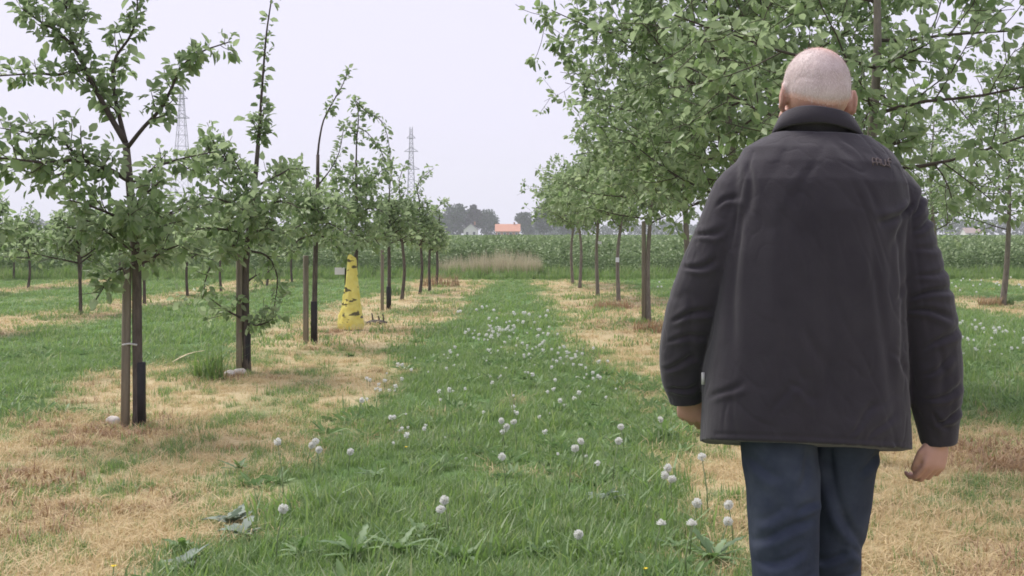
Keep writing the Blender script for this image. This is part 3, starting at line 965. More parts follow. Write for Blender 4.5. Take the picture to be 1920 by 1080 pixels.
def second_tree():
    rng = np.random.default_rng(102); Y = F * CH / (697 - HZ); bx = 462
    tr_ = lambda pts: traced(Y, bx, pts)
    root = empty('apple_tree', ((bx - 960) / F * Y, Y, 0), 'second apple tree of the left row with one tall thin leader leaving the picture', 'tree', G_LEFT)
    t = Tree(rng, .07)
    tk = smooth_poly(tr_([(463, 705), (461, 600), (461, 500), (468, 420), (477, 350), (484, 270)]), 16)
    mb = MB(); mb.tube(tk, np.interp(np.linspace(0, 1, 16), [0, .06, .5, 1], [.05, .036, .03, .02]), 9)
    guard(root, 0.006, 0, .36, .036)
    t.limb(tr_([(484, 270), (489, 200), (494, 130), (500, 60), (510, -10), (516, -80)]), .016, .004, 22, (.03, .08), t0=.05, lvl=1, n=20, per_m=62, spread=.05, up=.7)
    t.limb(tr_([(484, 270), (490, 240), (492, 215)]), .012, .006, 10, (.1, .2), t0=.0, lvl=1, n=8, per_m=90, spread=.08, up=.5)
    R = dict(per_m=80, spread=.075, up=.35)
    for pts, n in (([(478, 345), (440, 320, -.2), (400, 290, -.4), (345, 320, -.6)], 10), ([(440, 320, -.2), (410, 285, -.3), (396, 255, -.4)], 7), ([(478, 350), (520, 330, -.2), (550, 315, .1), (575, 330, .4)], 8),
                   ([(470, 400), (430, 380, -.5), (390, 370, -.7), (345, 380, -.8)], 10), ([(470, 400), (510, 380, -.4), (540, 380, -.6), (560, 390, -.7)], 9), ([(466, 440), (420, 430, -.4), (370, 430, -.6), (330, 450, -.7)], 10),
                   ([(466, 440), (500, 430, -.5), (540, 440, -.7)], 8), ([(466, 430), (460, 400, -.7), (450, 390, -1.)], 8), ([(466, 430), (480, 400, .6), (500, 390, .9)], 8), ([(466, 430), (420, 400, .5), (380, 400, .8)], 8),
                   ([(463, 470), (440, 460, -.4), (420, 470, -.7)], 6), ([(463, 470), (420, 470, -.2), (390, 510, -.3), (380, 560, -.35)], 7), ([(463, 470), (500, 480, .1), (520, 520, .1), (512, 590, .1)], 6),
                   ([(462, 600), (440, 590, -.1), (415, 575, -.15), (395, 560, -.2)], 4), ([(462, 600), (480, 610, -.1), (505, 603, -.15)], 4), ([(462, 530), (472, 522, .02), (488, 512, .05)], 1),
                   ([(470, 380), (430, 350, .2), (360, 300, .4)], 8), ([(470, 380), (460, 340, -.4), (440, 300, -.6)], 7)):
        t.limb(tr_(pts), .013, .004, n, (.13, .34), t0=.2, lvl=1, n=10, **R)
    finish_tree(t, root, mb)
    stake((450 - 960) / F * Y, Y - .03, 1.2, .03, 'greenish wooden stake tight beside the second left row trunk')
second_tree()

def third_tree():
    rng = np.random.default_rng(103); Y = F * CH / (643 - HZ); bx = 589
    tr_ = lambda pts: traced(Y, bx, pts)
    root = empty('apple_tree', ((bx - 960) / F * Y, Y, 0), 'third apple tree of the left row, its bare leader bending over to the right', 'tree', G_LEFT)
    t = Tree(rng, .07)
    tk = smooth_poly(tr_([(589, 652), (590, 560), (592, 460), (595, 380), (596, 290)]), 14)
    mb = MB(); mb.tube(tk, np.interp(np.linspace(0, 1, 14), [0, .06, .5, 1], [.046, .034, .028, .02]), 8)
    guard(root, 0, 0, .5, .04)
    t.limb(tr_([(596, 290), (599, 262), (607, 225), (625, 190), (642, 160), (654, 128)]), .014, .004, 18, (.025, .06), t0=.4, lvl=1, n=16, per_m=60, spread=.045, up=.7)
    t.limb(tr_([(598, 345), (618, 320, -.1), (636, 285, -.1), (645, 235, -.1)]), .009, .004, 9, (.04, .1), t0=.25, lvl=1, n=10, per_m=75, spread=.055, up=.7)
    for pts, n in (([(595, 380), (560, 350, -.3), (535, 325, -.5)], 9), ([(595, 390), (560, 380, -.5), (530, 390, -.8)], 9), ([(594, 400), (630, 385, -.4), (650, 390, -.7)], 9), ([(594, 420), (570, 420, -.7), (550, 430, -1.)], 8),
                   ([(594, 420), (620, 420, -.6), (650, 440, -.9)], 8), ([(593, 440), (560, 450, -.3), (535, 480, -.5)], 7), ([(594, 400), (600, 370, .6), (590, 350, .9)], 8), ([(594, 410), (560, 390, .5), (520, 390, .8)], 8), ([(594, 440), (620, 450, .2), (640, 475, .3)], 6), ([(594, 410), (585, 380, -.5), (580, 350, -.8)], 8)):
        t.limb(tr_(pts), .012, .004, n, (.15, .36), t0=.15, lvl=1, n=10, per_m=78, spread=.085, up=.35)
    finish_tree(t, root, mb)
    stake((574 - 960) / F * Y, Y - .02, 1.05, .034, 'pale wooden stake left of the third left row trunk')
third_tree()

def fourth_tree():
    rng = np.random.default_rng(104); Y = F * CH / (612 - HZ); bx = 664
    tr_ = lambda pts: traced(Y, bx, pts)
    root = empty('apple_tree', ((bx - 960) / F * Y, Y, 0), 'left row apple tree standing in the yellow wrap, its top shoots arching over', 'tree', G_LEFT)
    t = Tree(rng, .072)
    tk = smooth_poly(tr_([(664, 622), (665, 540), (668, 460), (668, 380), (668, 300)]), 14)
    mb = MB(); mb.tube(tk, np.interp(np.linspace(0, 1, 14), [0, .06, .5, 1], [.046, .036, .03, .018]), 8)
    t.limb(tr_([(668, 300), (669, 260), (672, 228), (670, 200), (662, 182)]), .012, .004, 12, (.04, .1), t0=.2, lvl=1, n=12, per_m=60, spread=.06, up=.5)
    t.limb(tr_([(668, 190), (690, 212, -.1), (714, 226, -.15), (728, 262, -.2), (733, 320, -.2)]), .008, .004, 16, (.03, .08), t0=.0, lvl=1, n=14, per_m=62, spread=.042, up=.2)
    t.limb(tr_([(672, 240), (690, 250, .1), (712, 280, .15), (727, 310, .2)]), .007, .003, 10, (.04, .1), t0=.1, lvl=1, n=10, per_m=60, spread=.05, up=.2)
    t.limb(tr_([(670, 255), (658, 240, .1), (650, 228, .12)]), .007, .003, 5, (.05, .1), t0=.2, lvl=1, n=8, per_m=65, spread=.06, up=.4)
    for pts, n in (([(668, 350), (640, 330, -.3), (625, 335, -.5)], 9), ([(668, 360), (700, 335, -.3), (715, 320, -.5)], 9), ([(668, 390), (640, 385, -.5), (620, 400, -.8)], 9), ([(668, 400), (700, 390, -.5), (725, 400, -.7)], 9), ([(668, 420), (660, 400, -.7), (650, 400, -1.)], 9),
                   ([(668, 430), (640, 440, -.3), (625, 465, -.4)], 7), ([(668, 430), (695, 440, -.3), (712, 460, -.4)], 7), ([(668, 380), (680, 350, .5), (690, 330, .8)], 8), ([(668, 400), (640, 390, .5), (620, 380, .8)], 8), ([(668, 440), (680, 445, -.5), (690, 455, -.7)], 6)):
        t.limb(tr_(pts), .012, .004, n, (.18, .4), t0=.1, lvl=1, n=9, per_m=78, spread=.09, up=.35)
    finish_tree(t, root, mb)
fourth_tree()

def small_row_tree(px, base, top, cw, clow, seed, label, group, n=13, leaf=.075, lean=0, leader=True, trunk_r=.035, per=60, gd=False, Y=None, stuffmat='apple_leaf', shoots=7, px_trunk_top=None):
    """tree given by its place and size: base row, crown top row, crown width, crown bottom row"""
    rng = np.random.default_rng(seed)
    if Y is None: Y = F * CH / (base - HZ)
    root = empty('apple_tree', ((px - 960) / F * Y, Y, 0), label, 'tree', group)
    sc = Y / F
    H = CH + (HZ - top) * sc; zl = CH + (HZ - clow) * sc; R = cw * sc / 2
    t = Tree(rng, leaf)
    hs = H * (.72 if leader else .9)
    ax = smooth_poly([[0, 0, -.05], [lean * .2 + rng.normal() * .03, rng.normal() * .03, zl * .6], [lean * .5, rng.normal() * .05, zl + (hs - zl) * .4], [lean, 0, hs]], 14)
    mb = MB(); mb.tube(ax, np.interp(np.linspace(0, 1, 14), [0, .08, .5, 1], [trunk_r * 1.35, trunk_r, trunk_r * .8, trunk_r * .4]), 8)
    if leader:
        t.limb([ax[-1], ax[-1] + [rng.normal() * .08, rng.normal() * .08, (H - hs) * .55], ax[-1] + [rng.normal() * .2, rng.normal() * .1, H - hs]], trunk_r * .4, .004, 9, (.06, .18), 55, .0, .7, .07, 1, 1, 8)
    t.auto(ax, zl + .05, hs * .97, n, R, .38, .016, shoots, 1, per, None if leader else (lambda f: .75 + .5 * math.sin(min(1, f * 1.1) * math.pi) - .35 * f), spread=.09)
    if gd: guard(root, 0, 0, .4, trunk_r * 1.25)
    finish_tree(t, root, mb, 0, leaf_mat_=stuffmat, limb_parts=Y < 16)
    return root, Y

LEFT_REST = [
    (729, 580, 300, 100, 470, 'fifth left row apple tree with a dark trunk guard, behind the yellow wrapped one', True),
    (753, 563, 310, 92, 465, 'sixth left row apple tree, slim, right behind the fifth', False),
    (787, 552, 315, 80, 470, 'seventh left row apple tree with a thin leader sticking up at the row end', False),
    (806, 545, 372, 66, 475, 'low eighth left row apple tree near the end of the row', False),
    (818, 537, 385, 52, 476, 'last and smallest looking apple tree ending the left row', False)]
for i, (px, b, tp, cw, cl, lb, gd) in enumerate(LEFT_REST):
    small_row_tree(px, b, tp, cw, cl, 200 + i, lb, G_LEFT, n=16, leaf=.088, per=46, gd=gd)
stake((718 - 960) / F * 21.3, 21.2, 1.05, .03, 'thin stake left of the fifth left row trunk')

# rows further left
L2 = [(-62, 622, 300, 290, 490, 'low tree of the second left row cut off by the picture edge'),
      (151, 590, 350, 230, 505, 'second left row tree with a grey trunk, left of the nearest tree'),
      (271, 570, 365, 190, 498, 'second left row tree whose trunk shows just right of the nearest trunk'),
      (352, 556, 372, 160, 495, 'second left row tree behind the gap between the first two trees'),
      (415, 546, 382, 110, 485, 'second left row tree just left of the second near trunk'),
      (500, 537, 388, 100, 482, 'second left row tree just right of the second near trunk'),
      (548, 531, 392, 90, 480, 'far second left row tree left of the third stake')]
for i, (px, b, tp, cw, cl, lb) in enumerate(L2):
    small_row_tree(px, b, tp, cw, cl, 300 + i, lb, G_L2, n=16, leaf=.09, per=60, trunk_r=.032)
L3 = [(52, 541, 385, 130, 490, 'third left row tree with a brown trunk near the left picture edge'),
      (150, 531, 392, 110, 480, 'third left row tree above and behind the grey second row trunk'),
      (-40, 552, 380, 130, 492, 'third left row tree at the very left edge of the picture'),
      (225, 526, 396, 100, 478, 'third left row tree behind the nearest crown'),
      (25, 524, 400, 100, 478, 'fourth left row tree with a thin trunk at the far left')]
for i, (px, b, tp, cw, cl, lb) in enumerate(L3):
    small_row_tree(px, b, tp, cw, cl, 330 + i, lb, G_L2, n=14, leaf=.1, per=50, trunk_r=.035)

# right row: bigger, fuller trees
def big_tree(px, Y, H, zl, R, seed, label, n=16, leaf=.066, trunk_r=.05, per=60, single=0, shoots=7, rise=.3, lvl=2, prof=None, layered=False, spread=.06, parts=True, bark='bark', flat=0, extra=()):
    rng = np.random.default_rng(seed)
    root = empty('fruit_tree', ((px - 960) / F * Y, Y, 0), label, 'tree', G_RIGHT)
    t = Tree(rng, leaf)
    ax = smooth_poly([[0, 0, -.05], [rng.normal() * .03, rng.normal() * .03, zl * .7], [rng.normal() * .06, rng.normal() * .06, zl + (H - zl) * .4], [rng.normal() * .08, 0, H]], 18)
    mb = MB(); mb.tube(ax, np.interp(np.linspace(0, 1, 18), [0, .05, .4, 1], [trunk_r * 1.3, trunk_r, trunk_r * .75, trunk_r * .15]), 9)
    t.auto(ax, zl + .05, H * .97, n, R, rise, .013, shoots, lvl, per, prof or (lambda f: .85 + .3 * math.sin(f * math.pi) - .45 * f * f), spread=spread, up=.25 - flat, own=1.)
    for az, z, L in extra:
        p = np.array([np.interp(z, ax[:, 2], ax[:, 0]), np.interp(z, ax[:, 2], ax[:, 1]), z])
        t.limb(t.twig(p, [math.cos(az), math.sin(az), .25], L, .1, 7, .1), .011, .004, 9, (.15, .35), 70, .1, .2, .07, 1., 1, 8)
    finish_tree(t, root, mb, single, limb_parts=parts, trunk_mat='pale_bark')
    return root
big_tree(1622, 7.0, 3.9, 1.5, 1.28, 401, 'large fruit tree right behind the man, its crown filling the upper right', n=14, leaf=.066, per=38, single=300, shoots=8, rise=.16, spread=.065, trunk_r=.045, flat=.05, extra=((-1.4, 1.75, .45), (-1.8, 2.0, .45), (-1.2, 2.2, .4)))
big_tree(1392, 10.6, 4.1, 1.5, 1.36, 402, 'large fruit tree left of the man with boughs reaching out over the lane', n=28, leaf=.07, per=60, shoots=8, rise=.3, trunk_r=.05, prof=lambda f: .78 + .42 * math.sin(min(1, f * .8 + .1) * math.pi) - .1 * f)
big_tree(1286, 14.4, 3.5, 1.45, 1.45, 403, 'third fruit tree of the right row with a dark trunk near the man\'s left elbow', n=22, leaf=.08, per=48, trunk_r=.045)
for i, (px, b, H, R, lb) in enumerate([
        (1216, 605, 3.1, 1.3, 'fruit tree of the right row with stake and trunk close together at its foot'),
        (1160, 566, 2.9, 1.25, 'fruit tree of the right row carrying a small white tag on its trunk'),
        (1121, 556, 2.8, 1.2, 'fruit tree of the right row with a slim grey trunk and white tie'),
        (1087, 540, 2.8, 1.2, 'fruit tree with a thick pale trunk where the right row ends'),
        (1074, 533, 2.7, 1.1, 'last fruit tree of the right row, the thin trunk furthest left')]):
    Y = F * CH / (b - HZ)
    big_tree(px, Y, H, 1.35, R, 410 + i, lb, n=18, leaf=.09, per=42, trunk_r=.042, shoots=6, parts=False, spread=.08)
    if i == 0: stake((1207 - 960) / F * Y, Y, 1.5, .032, 'grey wooden stake left of the staked right row trunk')
    if i == 1:
        b_ = MB(); b_.box([0, 0, 0], [.035, .004, .045]); o = b_.build('tree_tag', M['white_plastic'], None, False, ((1157 - 960) / F * Y, Y - .08, CH + (HZ - 487) / F * Y))
        tag(o, 'small white tag on the trunk of a right row tree', 'tag')
    if i == 2:
        b_ = MB(); b_.box([0, 0, 0], [.04, .004, .03]); o = b_.build('tree_tag', M['white_plastic'], None, False, ((1124 - 960) / F * Y, Y - .08, CH + (HZ - 455) / F * Y))
        tag(o, 'white tag high on a slim trunk just below the right row crowns', 'tag')

# second right row
def layered_tree(px, base, top, R, seed, label, zl=1.3):
    Y = F * CH / (base - HZ)
    H = CH + (HZ - top) * Y / F
    return big_tree(px, Y, H, zl, R, seed, label, n=22, leaf=.085, per=34, trunk_r=.06, shoots=6, rise=.12, parts=False, spread=.07, flat=.15,
                    prof=lambda f: 1.05 - .6 * f)
layered_tree(1879, 573, 120, 1.45, 430, 'lone tree with flat layered boughs in the second right row')
layered_tree(2040, 590, 60, 1.5, 431, 'layered tree just outside the right picture edge')
layered_tree(1752, 556, 210, 1.3, 432, 'second right row tree mostly hidden by the man\'s shoulder')

# ------------------------------------------------------------------ things on the ground
def ground_pt(px, py):
    x, y = ground_xy(px, py)
    return np.array([x, y, float(gh(x, y))])

def yellow_wrap():
    m, n, p, out = new_mat('yellow_plastic_tape')
    x = noise_node(n, 9, 3, .6)
    tc = n.nodes.new('ShaderNodeTexCoord')
    w = n.nodes.new('ShaderNodeTexWave'); w.wave_type = 'BANDS'; w.bands_direction = 'DIAGONAL'
    w.inputs['Scale'].default_value = 2.6; w.inputs['Distortion'].default_value = 7; w.inputs['Detail'].default_value = 2; w.inputs['Detail Scale'].default_value = 2.2
    n.links.new(tc.outputs['Object'], w.inputs['Vector'])
    mpb = n.nodes.new('ShaderNodeMapping'); mpb.inputs['Rotation'].default_value = (0, .7, 0); mpb.inputs['Scale'].default_value = (1, 1, 2.4)
    n.links.new(tc.outputs['Object'], mpb.inputs[0]); xb = noise_node(n, 6.5, 1.5, .5, mpb.outputs[0])
    bl = ramp(n, [(.0, (.035, .035, .03)), (.355, (.12, .11, .045)), (.40, (.88, .81, .27)), (1, (.85, .78, .28))], xb.outputs['Fac'])
    y2 = ramp(n, [(.35, (.75, .65, .2)), (.6, (.88, .82, .4)), (.8, (.9, .87, .6))], x.outputs['Fac'])
    mu = N_(n, 'ShaderNodeMix', data_type='RGBA', blend_type='MULTIPLY'); mu.inputs[0].default_value = 1
    n.links.new(bl.outputs[0], mu.inputs[6])
    hs = n.nodes.new('ShaderNodeGamma'); hs.inputs[1].default_value = .5
    n.links.new(y2.outputs[0], hs.inputs[0]); n.links.new(hs.outputs[0], mu.inputs[7])
    n.links.new(mu.outputs[2], p.inputs['Base Color'])
    p.inputs['Roughness'].default_value = .4
    m2 = simple('yellow_plastic_hem', (.72, .62, .12), (.8, .74, .3), 8, .4, .2, .01)
    Y = F * CH / (617 - HZ); X = (660 - 960) / F * Y
    root = empty('yellow_wrap', (X, Y - .02, 0), 'bright yellow and black plastic wrap tied like a cone round a left row trunk', 'tree wrap')
    rng = np.random.default_rng(9)
    nb = 3; zz = np.linspace(.05, .96, nb + 1)
    k = 40; th = np.arange(k) * 2 * np.pi / k
    def rad(z): return np.interp(z, [0, .1, .2, .36, .62, 1.0], [.168, .166, .15, .112, .082, .055])
    for i in range(nb):
        rings = []
        for z in np.linspace(zz[i] - .012, zz[i + 1] + .015, 16):
            r = rad(z) * (1 + .03 * (i % 2)) + .003
            cr = np.array([mnoise.noise(Vector((math.cos(a) * 3.2 + z * 2, math.sin(a) * 3.2 + z * 3, z * 3.5))) + .5 * mnoise.noise(Vector((math.cos(a) * 7, math.sin(a) * 7 + z * 6, z * 12))) for a in th])
            rr = r * (1 + .2 * cr)
            tl = .06 * np.cos(th + i * 1.1)
            rings.append(np.stack([rr * np.cos(th) - .012 + .02 * z, rr * np.sin(th), np.maximum(.015, z + tl * (z / 1) + .01 * cr)], -1))
        b = MB(); b.loft(rings, False)
        b.build('tape_winding', m, root)
    rings = []
    for z, e in ((.0, 0), (.035, .008), (.075, .004)):
        cr = np.array([mnoise.noise(Vector((math.cos(a) * 2, math.sin(a) * 2, z * 5 + 7))) for a in th])
        rr = (.174 + e) * (1 + .12 * cr)
        rings.append(np.stack([rr * np.cos(th) - .012, rr * np.sin(th), np.full(k, z + .005)], -1))
    b = MB(); b.loft(rings, False); b.build('hem_band', m2, root)
yellow_wrap()

def label_sign():
    Y = 17.6; X = (640 - 960) / F * Y
    root = empty('row_sign', (X, Y, 0), 'small white label board on a thin dark post left of the yellow wrap', 'sign')
    b = MB(); b.box([.06, .0, .4], [.011, .009, .42]); b.build('post', M['guard'], root, False)
    b = MB(); b.box([-.022, -.012, .782], [.07, .003, .05]); b.build('board', M['white_plastic'], root, False)
label_sign()

def litter():
    rng = np.random.default_rng(31)
    def rock(px, py, r, lb):
        b = MB(); b.ball([0, 0, r * .35], [r, r * .8, r * .6], nu=14, nv=9)
        V = np.concatenate(b.V)
        d = np.array([mnoise.noise(Vector(v / r * 1.3 + px)) for v in V])
        b.V = [V * (1 + .3 * d[:, None])]
        p = ground_pt(px, py)
        tag(b.build('pale_stone', M['stone'], None, True, p), lb, 'stone', 'pale stones at the foot of the trees')
    rock(431, 706, .055, 'roundest pale stone left of the second left row trunk')
    rock(449, 703, .06, 'flat pale stone touching the foot of the second left row trunk')
    rock(212, 793, .05, 'half buried pale stone left of the nearest stake')
    def straw(pts, r, lb):
        P = smooth_poly(np.array(pts, float), 12); o = P[0].copy(); P = P - o
        b = MB()
        tan = norm(np.gradient(P, axis=0)); s = norm(np.cross(tan, [0, 0, 1.0])) * r * np.sin(np.linspace(.35, 2.9, 12))[:, None]
        up = np.array([0, 0, r * .25])
        V = np.concatenate([P - s, P + up, P + s, P - up * .4])
        Q = []
        for a, c in ((0, 1), (1, 2), (2, 3), (3, 0)):
            for i in range(11): Q.append([a * 12 + i, a * 12 + i + 1, c * 12 + i + 1, c * 12 + i])
        b.add(V, Q)
        tag(b.build('dry_stalk', M['straw'], None, True, o), lb, 'dry stalk')
    a, c = ground_pt(322, 688), ground_pt(385, 668)
    straw([a + [0, 0, .04], (a + c) / 2 + [0, 0, .075], c + [0, 0, .06]], .018, 'long pale dry stalk lying left of the second left row tree')
    a = ground_pt(433, 690)
    straw([a + [0, 0, .0], a + [.01, 0, .09], a + [-.02, 0, .17]], .018, 'short upright pale dry stalk beside the second left row stake')
    a = ground_pt(-4, 806)
    straw([a, a + [.05, 0, .03], a + [.085, 0, .09], a + [.1, 0, .14]], .013, 'bent yellow dry leaf stalk at the left picture edge')
    # dark pruned stubs right of the yellow wrap
    p = ground_pt(706, 607)
    root = empty('pruned_stump', p, 'dead brown stump with cut twigs on the dry strip right of the yellow wrap', 'stump')
    b = MB(); b.ball([0, 0, .02], [.16, .12, .05]); b.build('root_mound', M['young_bark'], root)
    for q in ([-.06, 0, .0], [.03, .03, 0], [.1, -.02, 0]):
        b = MB(); q = np.array(q); b.tube([q, q + [.005, 0, .08], q + [-.01, .01, rng.uniform(.12, .17)]], [.016, .012, .01], 6); b.build('twig', M['young_bark'], root)
    # clumps at the lone right tree's foot and along the strips
    def clump(px, py, h, w, mat, lb, n=160):
        p = ground_pt(px, py)
        me = blade_tuft('dead_clump', rng, n, h, w, .012, M[mat], .9, .6)
        tag(link('weed_clump', me, None, p), lb, 'weed clump', 'clumps of weeds in the dry strips')
    clump(1856, 574, .22, .2, 'brown_grass', 'brown dead weed clump left of the lone layered tree\'s foot')
    clump(1884, 572, .2, .16, 'weed', 'green weed clump at the lone layered tree\'s foot')
    clump(394, 712, .35, .14, 'grass', 'upright green grass clump left of the second left row tree', 120)
    clump(1850, 850, .1, .26, 'brown_grass', 'largest brown weed clump right of the man\'s hand', 150)
    clump(1905, 880, .11, .22, 'brown_grass', 'brown weed clump cut off by the right picture edge', 130)
    clump(1150, 578, .2, .35, 'brown_grass', 'brown weed clump in front of the right row trunks', 220)
    clump(1222, 622, .2, .25, 'brown_grass', 'brown weed clump beside the man\'s left sleeve', 160)
    clump(745, 553, .35, .3, 'weed', 'dark green weed clump between the fifth and sixth left row trunks', 120)
    clump(827, 537, .4, .5, 'brown_grass', 'brown weed clump at the end of the left row', 220)
    clump(52, 905, .08, .3, 'brown_grass', 'low dark brown weed clump near the left picture edge', 200)
litter()

# rosettes of broad leaves in the foreground
def rosette(px, py, n, L, W, mat, lb, seed, rise=.75, sub=9, lobed=True):
    rng = np.random.default_rng(seed)
    p = ground_pt(px, py)
    root = empty('leafy_weed', p, lb, 'weed', 'leafy weeds in the foreground grass')
    for i in range(n):
        a = i * 2.4 + rng.uniform(-.5, .5); el = rng.uniform(.2, rise + .35); l = L * rng.uniform(.45, 1.05)
        t = np.linspace(0, 1, sub + 1)
        r = l * t * math.cos(el) ; z = l * (np.sin(el) * t - .6 * t * t * math.sin(el) * rng.uniform(.3, 1.6)) + .01; a = a + rng.normal() * .25 * t
        C = np.stack([r * np.cos(a), r * np.sin(a), z], -1); a = float(a[0])
        wd = W * np.sin(np.clip(t * .92 + .08, 0, 1) * np.pi) ** .7 * rng.uniform(.8, 1.15)
        wd = wd * np.where(np.arange(sub + 1) % 2, 1.25, .6 if lobed else 1.) * (1 + .15 * rng.normal(size=sub + 1)) ; wd[-1] = .002; wd[0] = W * .15
        S = np.array([-math.sin(a), math.cos(a), 0])
        V = np.concatenate([C - S * wd[:, None] * .5 + [0, 0, .12 * W], C, C + S * wd[:, None] * .5 + [0, 0, .12 * W]])
        k = sub + 1; Q = []
        for j in range(sub):
            Q += [[j, k + j, k + j + 1, j + 1], [k + j, 2 * k + j, 2 * k + j + 1, k + j + 1]]
        tt = rng.uniform(.15, .9)
        link('leaf', mesh_np('leaf', V, [np.array(Q)], [M[mat]], True, {'tint': np.full(len(V), tt)}), root)
W_ = [(665, 1052, 11, .26, .05, 'weed', 'big bright green leafy weed at the bottom, left of the lane centre'),
      (745, 1046, 12, .24, .045, 'weed', 'tall leafy weed at the bottom edge beside the brightest one'),
      (790, 1016, 10, .2, .04, 'weed', 'pale leaved weed just above the bottom leafy weeds'),
      (858, 1060, 10, .2, .04, 'weed', 'dark leafy weed at the bottom edge, rightmost of the middle cluster'),
      (560, 1046, 9, .18, .035, 'weed', 'narrow leaved weed left of the big bright green one'),
      (432, 985, 8, .17, .06, 'grey_weed', 'greyish broad leaved weed left of the front dandelion'),
      (455, 1006, 7, .15, .05, 'grey_weed', 'smaller greyish leaved weed below the greyish broad one'),
      (345, 1062, 8, .15, .05, 'grey_weed', 'greyish weed at the bottom edge on the left'),
      (345, 1035, 9, .14, .05, 'weed', 'flat olive weed above the greyish one at the bottom left'),
      (1335, 1062, 12, .26, .045, 'weed', 'leafy weed at the bottom beside the man\'s left leg'),
      (1270, 1040, 9, .18, .035, 'weed', 'small leafy weed left of the one beside the man\'s leg'),
      (1245, 825, 12, .25, .04, 'weed', 'leafy weed below the man\'s left hand'),
      (1130, 950, 9, .2, .04, 'grey_weed', 'bluish weed in the grass between two dandelion groups'),
      (700, 900, 9, .16, .035, 'weed', 'leafy weed halfway up the lane on the left'),
      (940, 930, 8, .14, .03, 'weed', 'small weed in the middle of the lane'),
      (1180, 900, 9, .2, .035, 'weed', 'weed right of the lane centre below the dandelion pair'),
      (450, 880, 9, .17, .04, 'weed', 'weed at the ragged edge of the left dry strip'),
      (1010, 1050, 10, .17, .035, 'weed', 'low weed at the bottom edge right of the lane centre'),
      (1140, 1060, 10, .17, .035, 'weed', 'low weed at the bottom edge between lane centre and man')]
for i, w in enumerate(W_): rosette(w[0], w[1], int(w[2] * 1.5), w[3] * .85, w[4] * (.75 if w[5] == 'weed' else .9), *w[5:], 600 + i, lobed=w[5] == 'weed')

